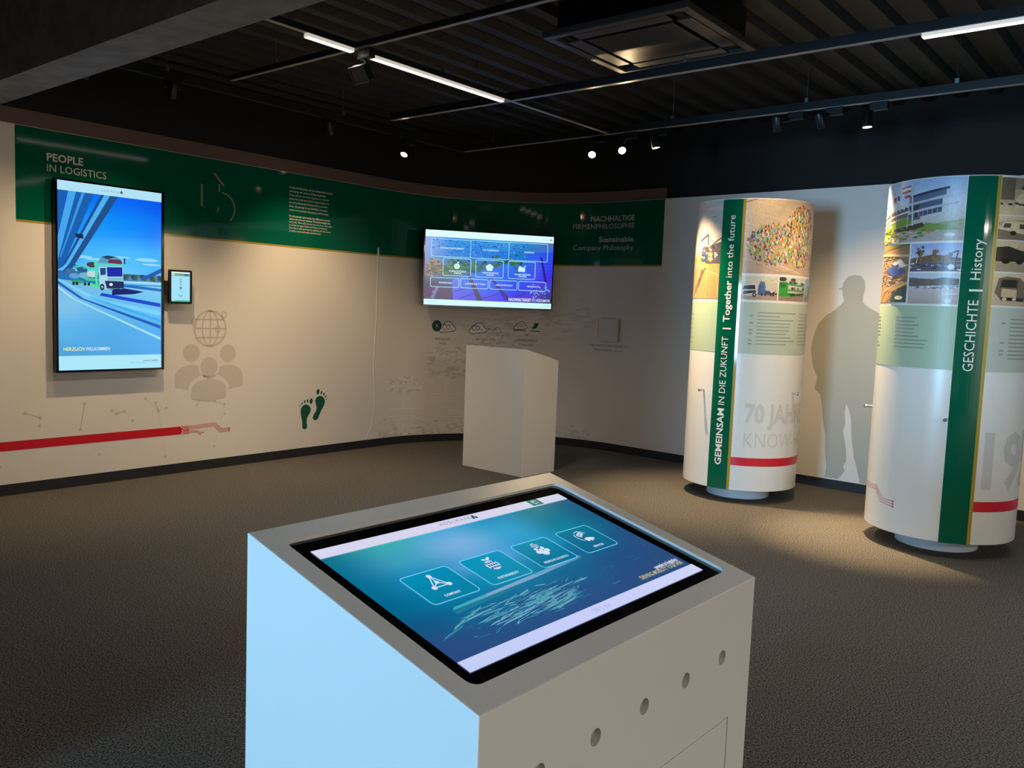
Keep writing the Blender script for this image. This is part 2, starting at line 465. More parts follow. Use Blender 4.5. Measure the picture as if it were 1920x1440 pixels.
# globe and people pictogram
P = Paint(); G1 = (205, 199, 189); gx, gy = 1.605, 1.187
P.ring(gx, gy, .145, .147, .016, G1).ring(gx, gy, .072, .147, .012, G1).line([(gx, gy - .147), (gx, gy + .147)], .012, G1)
P.line([(gx - .145, gy), (gx + .145, gy)], .012, G1).line([(gx - .125, gy + .075), (gx + .125, gy + .075)], .012, G1).line([(gx - .125, gy - .075), (gx + .125, gy - .075)], .012, G1)
P.ring(gx - .145, gy + .05, .022, .03, .01, G1).ring(gx + .125, gy + .115, .022, .026, .01, G1).ring(gx + .07, gy - .005, .022, .026, .01, G1)
P.build('globe_pictogram', mw, M['print'], wl)
P = Paint(); G2 = (204, 198, 188)
def person_icon(cx, cy, r, bw, by0, by1, lay, skip=None):
    P.ell(cx, cy, r, r, G2, lay, 24)
    pts = [(cx - bw, by0 + .03), (cx - bw, by0 + (by1 - by0) * .55)]
    pts += [(cx + bw * cos(a), by0 + (by1 - by0) * .55 + (by1 - by0) * .45 * sin(a)) for a in [pi - pi * k / 14 for k in range(1, 14)]]
    pts += [(cx + bw, by0 + (by1 - by0) * .55), (cx + bw, by0 + .03), (cx, by0)]
    P.poly(pts, G2, lay)
person_icon(1.437, .985, .075, .145, .675, .885, 0); person_icon(1.772, .975, .075, .145, .665, .88, 0)
WH = (226, 222, 216)
P.ell(1.597, .865, .098, .098, WH, 1, 24).ell(1.597, .69, .185, .115, WH, 1, 24)
person_icon(1.597, .868, .080, .158, .575, .765, 2)
P.build('people_pictogram', mw, M['print'], wl)
# green footprints
FG = (4, 84, 66)
F1 = [(2.586, .488), (2.626, .471), (2.644, .442), (2.639, .409), (2.617, .382), (2.603, .36), (2.598, .323), (2.603, .294), (2.604, .265), (2.585, .253), (2.562, .257), (2.549, .275), (2.55, .317), (2.538, .365), (2.528, .412), (2.53, .45), (2.553, .476)]
F2 = [(2.745, .559), (2.78, .547), (2.802, .522), (2.805, .493), (2.791, .456), (2.766, .419), (2.744, .378), (2.727, .341), (2.704, .328), (2.677, .337), (2.666, .355), (2.679, .387), (2.702, .414), (2.711, .447), (2.698, .486), (2.692, .519), (2.707, .547)]
T1 = [(2.645, .513), (2.603, .518), (2.572, .512), (2.542, .497), (2.52, .478)]; T2 = [(2.722, .598), (2.762, .587), (2.792, .571), (2.812, .548), (2.825, .523)]
TS = [(.018, .026), (.0095, .017), (.0085, .014), (.007, .012), (.005, .008)]
for F_, T_, sg in ((F1, T1, -1), (F2, T2, 1)):
    P = Paint(); P.poly(F_, FG)
    for (x, y), (rx, ry) in zip(T_, TS): P.ell(x, y, rx, ry, FG, 1, 16, rot=-.2)
    P.build('footprint', mw, M['print'], wl)['label'] = 'green bare footprint, lower left one' if sg < 0 else 'green bare footprint, upper right one'
# printed man silhouette on the right wall
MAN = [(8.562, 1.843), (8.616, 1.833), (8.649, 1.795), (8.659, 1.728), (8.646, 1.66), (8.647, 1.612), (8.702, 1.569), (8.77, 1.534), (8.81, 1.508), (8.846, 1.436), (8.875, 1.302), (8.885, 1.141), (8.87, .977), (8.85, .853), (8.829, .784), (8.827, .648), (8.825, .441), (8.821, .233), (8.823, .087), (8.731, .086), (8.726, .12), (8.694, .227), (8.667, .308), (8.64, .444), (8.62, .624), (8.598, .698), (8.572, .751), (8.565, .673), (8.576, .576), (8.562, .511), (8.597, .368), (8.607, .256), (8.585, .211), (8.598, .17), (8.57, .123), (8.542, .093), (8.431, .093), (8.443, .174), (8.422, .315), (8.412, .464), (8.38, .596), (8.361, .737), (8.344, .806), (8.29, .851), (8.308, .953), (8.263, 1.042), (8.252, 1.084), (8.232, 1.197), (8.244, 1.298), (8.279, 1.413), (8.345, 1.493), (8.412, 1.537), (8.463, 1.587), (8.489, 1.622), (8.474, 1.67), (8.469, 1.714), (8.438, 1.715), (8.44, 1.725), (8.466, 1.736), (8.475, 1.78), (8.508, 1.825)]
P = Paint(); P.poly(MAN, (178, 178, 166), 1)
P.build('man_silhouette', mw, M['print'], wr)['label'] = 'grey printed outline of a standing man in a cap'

# CO2 pictograms on the curved wall
IK = (52, 56, 58)
def cloud(P, cx, cy, w, h, lw, fill=(240, 238, 234), ink=IK, lay=1):
    pts = []
    def arc(x, y, r, a0, a1, n=9):
        for k in range(n + 1):
            a = radians(a0 + (a1 - a0) * k / n); pts.append((cx + (x + r * cos(a)) * w, cy + (y + r * sin(a)) * h))
    arc(-.32, -.2, .18 , 270, 110); arc(-.17, .05, .17, 170, 60); arc(.08, .18, .25, 150, 20); arc(.33, -.1, .2, 70, -90)
    P.poly(pts, fill, lay); P.line(pts, lw, ink, lay + 1, closed=True)
def co2(P, x, y, h, sub=True, c=IK):
    P.text('CO', x, y, h, h * 1.75, c, 0, 'L', 4)
    if sub: P.text('2', x + h * 1.95, y - h * .12, h * .48, None, c, 0, 'L', 4)
P = Paint(); P.ell(4.172, 1.237, .056, .06, (2, 46, 42), 5, 28); P.text('X', 4.172, 1.222, .03, None, (200, 205, 205), .02, 'C', 6)
cloud(P, 4.285, 1.225, .19, .145, .007); co2(P, 4.235, 1.198, .052)
P.text('VERMEIDEN', 4.243, 1.085, .026, .185, (90, 88, 88), 0, 'C').text('Avoid', 4.243, 1.042, .024, None, (90, 88, 88), 0, 'C')
P.build('avoid_pictogram', mw, M['print'], wc, step=.06)
P = Paint(); cloud(P, 4.628, 1.22, .19, .145, .007); co2(P, 4.565, 1.198, .052); P.ell(4.754, 1.217, .008, .008, (20, 22, 24), 1, 10)
cloud(P, 4.838, 1.205, .09, .075, .005); co2(P, 4.812, 1.194, .024, False)
P.text('REDUZIEREN', 4.72, 1.092, .026, .21, (90, 88, 88), 0, 'C').text('Reduce', 4.72, 1.05, .024, None, (90, 88, 88), 0, 'C')
P.build('reduce_pictogram', mw, M['print'], wc, step=.06)
P = Paint(); cloud(P, 5.09, 1.265, .14, .105, .005); co2(P, 5.05, 1.252, .038)
P.rect(5.012, 1.212, 5.15, 1.221, (20, 22, 24)).rect(5.205, 1.209, 5.305, 1.217, (20, 22, 24)).ell(5.165, 1.168, .016, .006, (60, 60, 60))
P.poly([(5.21, 1.243), (5.232, 1.262), (5.245, 1.285), (5.225, 1.30), (5.262, 1.298), (5.29, 1.302), (5.282, 1.27), (5.265, 1.247), (5.24, 1.238)], (8, 74, 62))
P.text('KOMPENSIEREN', 5.157, 1.098, .026, .245, (90, 88, 88), 0, 'C').text('Compensate', 5.16, 1.052, .024, .15, (90, 88, 88), 0, 'C')
P.build('compensate_pictogram', mw, M['print'], wc, step=.06)
P = Paint(); P.text('NACHHALTIGKEITSBERICHT', 6.096, 1.087, .024, .47, (120, 120, 122), 0, 'C').text('Sustainability report', 6.094, 1.044, .022, .335, (120, 120, 122), 0, 'C')
P.build('lettering', mw, M['print'], wc, step=.06)
# faint printed picture: trees on stacked coins, ground and clouds
P = Paint(); random.seed(11)
def coins(s0, s1, z0, z1, n):
    for k in range(n):
        a = z0 + (z1 - z0) * k / n; b = a + (z1 - z0) / n
        j = random.uniform(-.008, .008)
        P.rect(s0 + j, a + .003, s1 + j, b - .003, (232, 228, 222), 0)
        P.rect(s0 + j, a - .002, s1 + j, a + .003, (206, 202, 197), 1)
def tree(cx, z0, z1, r, rz, n):
    P.line([(cx, z0), (cx + .01, (z0 + z1) / 2), (cx + .015, z1)], .018, (232, 228, 222), 0)
    for k in range(n):
        a = random.uniform(0, 2 * pi); q = sqrt(random.random())
        x, z = cx + .01 + r * q * cos(a), z1 + rz * (.45 + q * sin(a)) * (1 if sin(a) > 0 else .55)
        P.ell(x, z, random.uniform(.014, .035), random.uniform(.006, .014), random.choice([(234, 230, 224), (214, 210, 204), (202, 198, 193), (234, 230, 224)]), random.choice([0, 1, 2]), 7, rot=random.uniform(-.5, .5))
coins(3.605, 4.03, .235, .372, 6); coins(4.116, 4.47, .225, .52, 12); coins(4.6, 5.0, .25, .65, 16)
tree(3.80, .372, .56, .2, .10, 130); tree(4.29, .52, .74, .26, .2, 260); tree(4.8, .65, .9, .3, .2, 200)
for k in range(420):
    s = random.uniform(3.5, 5.9); z = .08 + abs(random.gauss(0, .07)) + .03 * sin(s * 3)
    P.ell(s, max(z, .095), random.uniform(.015, .04), random.uniform(.006, .012), random.choice([(231, 227, 221), (204, 200, 195), (214, 210, 205)]), random.choice([0, 1, 2]), 6)
for k in range(170):
    s = random.choice([random.gauss(4.95, .25), random.gauss(5.6, .2)]); z = 1.17 + random.gauss(.07, .07) + (.12 if s > 5.3 else 0)
    P.ell(s, z, random.uniform(.03, .08), random.uniform(.008, .02), random.choice([(231, 227, 221), (217, 213, 208), (211, 207, 202)]), random.choice([0, .3, .6]), 8)
P.build('tree_mural', mw, M['print'], wc, step=.06)
# raised seam of the wallpaper where the curve begins
bm = bmesh.new()
pth = [(3.43, 2.0), (3.425, 1.3), (3.405, .8), (3.43, .42), (3.40, .22), (3.33, .10)]
for (a, za), (b, zb) in zip(pth[:-1], pth[1:]):
    v = [bm.verts.new((*wall(s, o), z)) for s, o, z in ((a - .012, .0003, za), (a, .004, za), (a + .012, .0003, za), (b - .012, .0003, zb), (b, .004, zb), (b + .012, .0003, zb))]
    bm.faces.new((v[0], v[1], v[4], v[3])); bm.faces.new((v[1], v[2], v[5], v[4]))
finish('wallpaper_crease', bm, M['white_wall'], wl)

# plain plaque (raised card) on the curved wall
sp = 6.097; c0 = wall(sp, .0); n0 = (wall(sp, 1) - c0)
pq = thing('wall_plaque', (c0.x, c0.y, 1.263), atan2(n0.y, n0.x) + pi / 2, 'small square pale grey plaque standing off the curved wall right of the landscape screen', 'plaque')
box('board', -.115, .115, -.03, -.022, -.115, .115, M['card'], pq, .001)
box('spacer', -.06, .06, -.022, .012, -.06, .06, M['black'], pq)

# ------------------------------------------------------------------ portrait display on the left wall
HOD = (30, 70, 90)
def clover(P, x, y, r, c, lay):
    P.ell(x, y + r * .75, r * .5, r * .72, c, lay, 12).ell(x - r * .62, y - r * .15, r * .5, r * .62, c, lay, 12, .6).ell(x + r * .62, y - r * .15, r * .5, r * .62, c, lay, 12, -.6)
tvc = wall(.757)
tv = thing('portrait_display', (tvc.x, tvc.y, 1.5565), AL, 'tall black upright wall screen showing a car transporter on a bridge under blue sky', 'screen')
# local: x along the wall, y into the wall, z up, screen face at y = -.08
X0, X1, ZB, ZT = -.405, .402, -.692, .690
box('casing', X0, X1, -.075, -.032, ZB, ZT, M['casing'], tv, .004)
bm = bmesh.new()
sx0, sx1, sz0, sz1 = -.39, .38, -.6765, .6765
for b in ((X0, sx0, ZB, ZT), (sx1, X1, ZB, ZT), (sx0, sx1, ZB, sz0), (sx0, sx1, sz1, ZT)): bx(bm, b[0], b[1], -.081, -.0752, b[2], b[3])
finish('bezel', bm, M['bezel'], tv)
box('wall_mount', -.22, .22, -.032, .0, -.35, .35, M['black'], tv)
P = Paint()
W_, H_ = .77, 1.353
q = lambda u, v: (sx0 + u * W_, sz0 + v * H_)
R = lambda u0, v0, u1, v1, c, l: P.rect(*q(u0, v0), *q(u1, v1), c, l)
PO = lambda pts, c, l: P.poly([q(*p) for p in pts], c, l)
P.grid(*q(0, .44), *q(1, .95), [[(120, 205, 245), (150, 215, 248), (120, 205, 250), (90, 190, 250)], [(60, 170, 245), (70, 185, 250), (80, 190, 252), (60, 180, 252)], [(20, 130, 240), (10, 150, 250), (0, 140, 250), (0, 120, 248)], [(10, 110, 225), (0, 110, 245), (0, 100, 245), (0, 85, 240)]], 0)
for (u, v, ru, rv) in ((.55, .62, .14, .006), (.85, .615, .12, .01), (.45, .60, .2, .008), (.9, .59, .1, .006), (.2, .61, .12, .008)):
    P.ell(*q(u, v), ru * W_, rv * H_, (150, 215, 252), 1, 16)
# bridge girders
PO([(0, .95), (.10, .95), (.0, .70)], (22, 92, 180), 2); PO([(.10, .95), (.17, .95), (.0, .58), (0, .70)], (70, 165, 235), 2)
PO([(.17, .95), (.335, .95), (.045, .55), (0, .535), (0, .58)], (20, 95, 175), 2); PO([(.22, .95), (.25, .95), (.03, .6), (.02, .6)], (60, 150, 225), 3)
PO([(.40, .95), (.43, .95), (.07, .565), (.03, .545)], (18, 80, 150), 3); PO([(.43, .95), (.485, .95), (.1, .565), (.07, .565)], (80, 175, 240), 3); PO([(.485, .95), (.565, .95), (.13, .545), (.03, .52), (.1, .565)], (28, 80, 140), 3)
PO([(.16, .73), (.23, .73), (.235, .705), (.165, .71)], (15, 35, 75), 4); PO([(.14, .57), (.26, .54), (.26, .53), (.12, .555)], (30, 85, 150), 3)
# horizon, railing, road
R(0, .49, 1, .53, (40, 110, 170), 2)
for k in range(14): P.ell(*q(.62 + k * .03, .512 + .006 * sin(k * 2.3)), .025 * W_, .014 * H_, [(30, 70, 110), (60, 95, 60), (90, 130, 160)][k % 3], 3, 9)
PO([(.78, .51), (1, .573), (1, .55), (.84, .505)], (25, 90, 170), 4)
P.grid(*q(0, .075), *q(1, .495), [[(78, 160, 215), (80, 165, 225), (84, 170, 235)], [(90, 180, 235), (82, 172, 232), (84, 175, 240)], [(130, 195, 235), (100, 185, 235), (110, 195, 245)], [(110, 175, 220), (120, 195, 235), (130, 205, 245)]], 2)
PO([(0, .505), (1, .455), (1, .44), (0, .485)], (30, 110, 190), 4); R(.6, .483, 1, .489, (190, 235, 250), 5); R(.6, .468, 1, .474, (50, 140, 215), 5)
PO([(.0, .45), (.147, .384), (.992, .175), (.992, .160), (.12, .384), (0, .435)], (160, 225, 250), 4)
PO([(0, .475), (.233, .385), (.992, .245), (.992, .225), (.2, .384), (0, .46)], (20, 95, 190), 4)
PO([(0, .49), (.37, .388), (.992, .325), (.992, .30), (.3, .385), (0, .48)], (120, 210, 252), 4); PO([(.3, .40), (.992, .28), (.992, .262), (.28, .392)], (60, 175, 245), 4)
PO([(.4, .42), (.992, .372), (.992, .350), (.38, .405)], (20, 70, 205), 5)
# transporter
PO([(.50, .437), (.62, .45), (.82, .435), (.72, .42), (.5, .41)], (20, 30, 110), 6)
PO([(.30, .455), (.62, .432), (.60, .445), (.32, .47)], (18, 40, 90), 6)
for k, (u, v, w_, h_, c) in enumerate(((.07, .53, .09, .03, (60, 110, 160)), (.10, .505, .10, .03, (90, 160, 200)), (.17, .54, .1, .03, (40, 90, 130)), (.19, .51, .1, .035, (110, 180, 210)), (.26, .57, .1, .03, (70, 60, 70)), (.26, .52, .11, .035, (190, 215, 220)), (.12, .475, .12, .02, (50, 160, 110)), (.14, .555, .1, .012, (50, 200, 150)), (.22, .55, .14, .01, (60, 220, 160)), (.24, .49, .12, .018, (60, 200, 130)))):
    P.ell(*q(u + w_ / 2, v), w_ / 2 * W_, h_ / 2 * H_, c, 6 + .3 * (k % 3), 12)
PO([(.33, .60), (.35, .60), (.37, .45), (.345, .45)], (70, 225, 170), 7.2); PO([(.25, .475), (.38, .46), (.38, .445), (.24, .462)], (80, 220, 150), 7)
PO([(.33, .58), (.62, .582), (.625, .572), (.33, .568)], (80, 215, 190), 7.4)
PO([(.36, .582), (.40, .618), (.46, .628), (.55, .622), (.585, .606), (.595, .585)], (90, 150, 190), 7); PO([(.46, .585), (.47, .606), (.585, .606), (.60, .595), (.595, .582)], (110, 45, 70), 7.4); PO([(.40, .615), (.46, .625), (.54, .62), (.46, .606)], (30, 55, 100), 7.4)
PO([(.372, .562), (.603, .57), (.612, .505), (.617, .45), (.38, .44)], (170, 215, 235), 7.6)
PO([(.45, .562), (.60, .566), (.603, .515), (.455, .51)], (20, 40, 165), 8); PO([(.385, .555), (.44, .558), (.44, .52), (.39, .515)], (30, 70, 120), 8)
PO([(.455, .505), (.61, .51), (.612, .492), (.46, .488)], (120, 190, 205), 8); PO([(.43, .487), (.615, .488), (.617, .45), (.45, .445)], (30, 40, 95), 8); P.ell(*q(.49, .468), .018 * W_, .008 * H_, (230, 245, 250), 8.4, 10)
P.ell(*q(.405, .452), .022 * W_, .018 * H_, (15, 25, 50), 8.2, 14).ell(*q(.405, .452), .010 * W_, .009 * H_, (150, 180, 200), 8.5, 10)
for u in (.245, .28, .14, .17): P.ell(*q(u, .465), .012 * W_, .010 * H_, (20, 30, 50), 7.8, 10)
PO([(.615, .615), (.632, .615), (.632, .585), (.618, .585)], (20, 60, 110), 7.8)
scr = P.build('screen', lambda x, y, l: V3((x, -.0755 - .00022 * l, y)), M['screen'], tv, 0, (sx0, sz0, sx1, sz1))
P = Paint()
R(0, .95, 1, 1, (178, 226, 245), 0); clover(P, *q(.595, .974), .010, HOD, 1); P.text('H Ö D L M A Y R', *q(.403, .970), .010, .165 * W_, HOD)
P.build('header_bar', lambda x, y, l: V3((x, -.0755 - .00022 * (l + 10), y)), M['screen'], scr)
P = Paint(); R(0, 0, 1, .077, (170, 232, 250), 0); P.text('people in logistics', *q(.965, .041), .009, .15 * W_, HOD, .02, 'R').text('DRIVING MOBILITY TOGETHER', *q(.965, .029), .007, .28 * W_, (120, 170, 185), 0, 'R')
P.build('footer_bar', lambda x, y, l: V3((x, -.0755 - .00022 * (l + 10), y)), M['screen'], scr)
P = Paint(); P.text('HERZLICH', *q(.045, .105), .024, .145, (225, 240, 150), .02).text('WILLKOMMEN', *q(.245, .105), .024, .178, (215, 240, 250), .01)
P.build('lettering', lambda x, y, l: V3((x, -.0755 - .00022 * (l + 10), y)), M['screen'], scr)
bm = bmesh.new(); lathe(bm, [(0, -.0025), (.004, -.002), (.005, 0)], 12, Matrix.Translation((-.255, -.081, ZB + .006)) @ Matrix.Rotation(pi / 2, 4, 'X'))
finish('status_light', bm, M['green_led'], tv, True)
# small tablet beside it
tbc = wall(1.2885)
tb = thing('wall_tablet', (tbc.x, tbc.y, 1.519), AL, 'small upright black tablet on the wall, just right of the tall portrait screen', 'tablet')
bm = bmesh.new(); prism(bm, rrect(-.098, -.134, .098, .134, .012), 0, .016)
for v in bm.verts: v.co = V3((v.co.x, -.095 + v.co.z, v.co.y))
finish('casing', bm, M['casing'], tb)
P = Paint(); P.rect(-.078, -.108, .078, .116, (160, 226, 250), 0).rect(-.078, .108, .078, .118, (225, 250, 255), 1).rect(-.078, .086, .078, .106, (120, 165, 125), 1).rect(.03, .086, .066, .106, (70, 110, 170), 2).rect(-.078, .09, -.05, .104, (190, 225, 190), 2)
P.rect(-.078, -.116, .078, -.104, (90, 190, 160), 1).rect(-.076, -.114, -.045, -.107, (150, 225, 225), 2)
IC = (95, 140, 160)
P.ring(.0, .05, .012, .012, .005, IC, 2, 40, 140, 8).ring(0, .03, .012, .012, .005, IC, 2, 220, 320, 8).line([(-.012, .052), (.012, .030)], .004, IC, 2).line([(.012, .052), (-.012, .030)], .004, IC, 2)
P.ell(0, -.008, .013, .012, IC, 2, 14).ell(0, -.008, .005, .005, (150, 200, 220), 3, 8).line([(-.012, -.058), (-.012, -.072), (.012, -.072), (.012, -.06)], .005, IC, 2)
P.rect(-.018, -.032, .018, -.0295, (140, 195, 220), 2).rect(-.018, -.087, .018, -.0845, (140, 195, 220), 2)
P.build('screen', lambda x, y, l: V3((x, -.0953 - .0002 * l, y)), M['screen'], tb)
bm = bmesh.new(); bx(bm, -.05, .05, -.079, 0, -.07, .07); bx(bm, -.125, -.09, -.088, -.03, -.06, .045)
finish('bracket', bm, M['black'], tb, bevel=.004)

# ------------------------------------------------------------------ landscape display on the curved wall
YW = .255
lt = thing('landscape_display', (-.278, 8.84, 1.836), YW, 'wide black wall screen with a menu of outlined tiles, on the curved wall', 'screen')
box('casing', -.694, .694, .006, .045, -.393, .391, M['casing'], lt, .004)
bm = bmesh.new()
for b in ((-.694, -.681, -.393, .391), (.684, .694, -.393, .391), (-.681, .684, -.393, -.379), (-.681, .684, .382, .391)): bx(bm, b[0], b[1], 0, .0058, b[2], b[3])
finish('bezel', bm, M['bezel'], lt)
bm = bmesh.new(); bx(bm, -.2, .2, .045, .2, -.18, .18); finish('wall_mount', bm, M['black'], lt)
mp = lambda x, z, l: V3((x, .0052 - .0003 * l, z - 1.836))
P = Paint(); random.seed(5)
P.grid(-.681, 1.515, .684, 2.15, [[(70, 70, 110), (60, 60, 170), (50, 50, 235), (60, 40, 235), (80, 50, 190), (60, 50, 90)], [(80, 85, 105), (60, 90, 150), (30, 90, 240), (30, 70, 245), (40, 60, 240), (70, 60, 190)], [(150, 130, 170), (80, 110, 90), (30, 110, 150), (30, 110, 190), (40, 100, 240), (40, 60, 240)], [(110, 150, 215), (20, 130, 220), (10, 120, 220), (10, 120, 220), (20, 120, 200), (50, 90, 220)], [(150, 175, 235), (60, 150, 225), (60, 150, 225), (70, 160, 220), (50, 130, 200), (80, 110, 190)]], 0)
for k in range(260):
    x = random.uniform(-.6, .45); z = random.uniform(1.96, 2.13)
    P.ell(x, z, random.uniform(.006, .02), random.uniform(.003, .007), random.choice([(40, 150, 235), (10, 95, 200), (70, 170, 240), (20, 110, 210), (20, 120, 190), (5, 85, 190)]), random.choice([1, 1.3, 1.6]), 6, rot=-.15)
for k in range(160):
    x = random.uniform(-.66, .35); z = random.gauss(1.86, .035) + .05 * (x > 0) - .05 * (x < -.45)
    P.ell(x, z, random.uniform(.012, .03), random.uniform(.008, .016), random.choice([(20, 85, 80), (30, 100, 80), (70, 130, 70), (15, 70, 100), (60, 100, 110), (20, 95, 110)]), random.choice([1, 1.3, 1.6]), 7)
for k in range(40): P.ell(random.uniform(-.66, -.5), random.gauss(1.84, .035), .018, .012, random.choice([(170, 140, 90), (120, 105, 110), (90, 110, 90)]), 1.8, 7)
P.poly([(-.389, 1.724), (-.25, 1.77), (.05, 1.86), (.26, 1.90), (.32, 1.70), (.30, 1.515), (-.375, 1.515)], [(110, 120, 235), (40, 120, 235), (20, 110, 230), (30, 110, 235), (30, 60, 245), (60, 40, 240), (95, 90, 225)], 2)
P.poly([(.38, 2.045), (.683, 2.06), (.683, 1.80), (.62, 1.70), (.42, 1.72)], [(20, 110, 230), (40, 80, 235), (60, 40, 240), (70, 40, 230), (40, 70, 240)], 2)
P.poly([(-.24, 1.785), (-.21, 1.785), (-.06, 1.515), (-.12, 1.515)], (70, 65, 90), 3).poly([(.0, 1.77), (.03, 1.76), (.24, 1.54), (.18, 1.53)], (50, 40, 150), 3).poly([(.545, 2.0), (.565, 2.0), (.63, 1.74), (.60, 1.74)], (35, 20, 140), 3)
for k in range(9): P.line([(.40, 2.02 - k * .032), (.68, 2.03 - k * .034)], .0035, (25, 50, 190), 3)
for a, b in (((-.37, 1.60), (-.17, 1.66)), ((-.3, 1.535), (-.13, 1.60)), ((-.08, 1.535), (.12, 1.60)), ((-.02, 1.63), (.1, 1.66)), ((.2, 1.55), (.4, 1.61))): P.line([a, b], .006, (30, 25, 150), 3)
P.poly([(-.681, 1.515), (-.39, 1.515), (-.39, 1.66), (-.681, 1.70)], (85, 70, 105), 1.9)
for k in range(14): P.rect(-.62 + .03 * random.random() + .003 * k, 1.52 + k * .009, -.58 + .004 * k, 1.524 + k * .009, (150, 175, 225), 2.2)
for k in range(60): P.ell(random.uniform(.45, .66), random.gauss(1.63, .04), .008, .006, random.choice([(60, 150, 220), (160, 190, 235), (20, 60, 160)]), 3.2, 6)
lscr = P.build('screen', mp, M['screen'], lt, 0, (-.681, 1.457, .684, 2.218))
OUT = (150, 228, 250)
def tile(x0, z0, x1, z1, lines, fill=None, icon=None, tz=None, th=.016):
    P = Paint(); pts = rrect(x0, z0, x1, z1, .014, 4)
    P.line(pts, .006, OUT, 12, closed=True)
    for i, (t, w_) in enumerate(lines): P.text(t, (x0 + x1) / 2 + .01, (tz or (z0 + z1) / 2 - .01) - i * .02, th, w_, (205, 240, 252), .02, 'C', 12)
    if icon: icon(P, (x0 + x1) / 2, z1 - .075)
    P.build('menu_tile', mp, M['screen'], lscr)
tile(-.616, 1.954, -.208, 2.131, [('NACHHALTIGKEITSBERICHT', .25)]); tile(-.208, 1.954, .2, 2.134, [('CO2 FUSSABDRUCK', .18)]); tile(.2, 1.952, .621, 2.136, [('KLIMAPFAD', .11)])
IW = (205, 245, 250)
def apple(P, x, z):
    P.ell(x, z - .004, .03, .028, IW, 13, 18).ell(x + .012, z + .034, .014, .006, IW, 13, 8, .6).ring(x, z - .004, .012, .012, .003, (90, 150, 150), 14)
def flower(P, x, z):
    for k in range(5): P.ell(x + .022 * cos(k * 1.257 + .3), z + .02 * sin(k * 1.257 + .3), .02, .018, IW, 13, 12)
    P.ring(x, z, .01, .01, .003, (150, 200, 200), 14)
def chart(P, x, z):
    P.poly([(x - .038, z - .03), (x + .036, z - .03), (x + .036, z + .006), (x + .006, z - .008), (x - .018, z + .022), (x - .038, z + .004)], IW, 13).line([(x - .034, z + .010), (x - .016, z + .026), (x + .008, z + .0), (x + .042, z + .034)], .009, IW, 13)
tile(-.491, 1.762, -.201, 1.94, [('KLIMASCHUTZZIELE', .175), ('ENERGIE', .075)], None, apple, 1.802); tile(-.148, 1.762, .146, 1.938, [('VERANTWORTUNG', .175), ('SOZIALES', .075)], None, flower, 1.80); tile(.2, 1.762, .492, 1.942, [('NACHHALTIGKEITSZIELE', .175), ('STRATEGIE', .085)], None, chart, 1.80)
for (x0, x1), (t, w_) in zip(((-.616, -.323), (-.304, -.011), (.006, .301), (.318, .616)), (('ENERGIEEFFIZIENZ', .14), ('LIEFERKETTEN', .215), ('KREISLAUFWIRTSCHAFT', .185), ('UMWELTSCHUTZ', .135))):
    tile(x0, 1.643, x1, 1.737, [(t, w_)], th=.014)
P = Paint(); P.rect(-.681, 2.150, .684, 2.218, (222, 252, 255), 10).text('H Ö D L M A Y R', .57, 2.175, .012, .08, (150, 190, 200), 0, 'L', 12); clover(P, .655, 2.18, .009, (70, 120, 110), 12); P.build('header_bar', mp, M['screen'], lscr)
P = Paint(); P.rect(-.681, 1.457, .684, 1.515, (205, 250, 255), 10).text('people in logistics', .665, 1.49, .010, .075, (120, 175, 190), 0, 'R', 12).rect(-.64, 1.487, -.535, 1.491, (150, 200, 210), 11).rect(.51, 1.474, .665, 1.477, (160, 205, 215), 11); P.build('footer_bar', mp, M['screen'], lscr)
P = Paint(); P.text('NACHHALTIGKEIT', .215, 1.529, .029, .245, (235, 245, 255), .025, 'L', 12).text('BEI', .468, 1.529, .029, .04, (150, 185, 250), 0, 'L', 12).text('HÖDLMAYR', .516, 1.529, .029, .152, (215, 235, 255), .012, 'L', 12); P.build('lettering', mp, M['screen'], lscr)

# ------------------------------------------------------------------ far pedestal
pa, pb = .716, .451
pd = thing('display_pedestal', (.113, 7.158, 0), radians(-41.0), 'plain white slant-topped pedestal standing below the landscape screen', 'pedestal')
bm = bmesh.new()
a = [bm.verts.new(p) for p in ((-pa, 0, 0), (0, 0, 0), (0, pb, 0), (-pa, pb, 0), (-pa, 0, 1.107), (0, 0, 1.107), (0, pb, 1.004), (-pa, pb, 1.004))]
for f in ((3, 2, 1, 0), (4, 5, 6, 7), (0, 1, 5, 4), (1, 2, 6, 5), (2, 3, 7, 6), (3, 0, 4, 7)): bm.faces.new([a[i] for i in f])
finish('body', bm, M['lacquer'], pd, bevel=.004)

# ------------------------------------------------------------------ foreground kiosk
KX, KY, KYAW, KW, KD, KZF, KZB = -.0317, 1.2594, radians(49.685), 1.0023, .6505, .8155, .9748
SD = sqrt(KD ** 2 + (KZB - KZF) ** 2); UY = V3((0, KD, KZB - KZF)) / SD; UN = V3((0, -(KZB - KZF), KD)) / SD
kio = thing('touch_kiosk', (KX, KY, 0), KYAW, 'large white slant-topped kiosk with built-in touch screen in the foreground', 'kiosk')
top = lambda x, v, n=0.0: V3((x, 0, KZF)) + UY * v + UN * n

def face_holes(bm, outer, holes):
    """outer / holes: lists of BMVert loops; fills between"""
    es = []
    for L in [outer] + holes:
        for i in range(len(L)):
            e = bm.edges.get((L[i], L[(i + 1) % len(L)])) or bm.edges.new((L[i], L[(i + 1) % len(L)])); es.append(e)
    bmesh.ops.triangle_fill(bm, use_beauty=True, use_dissolve=False, edges=es)

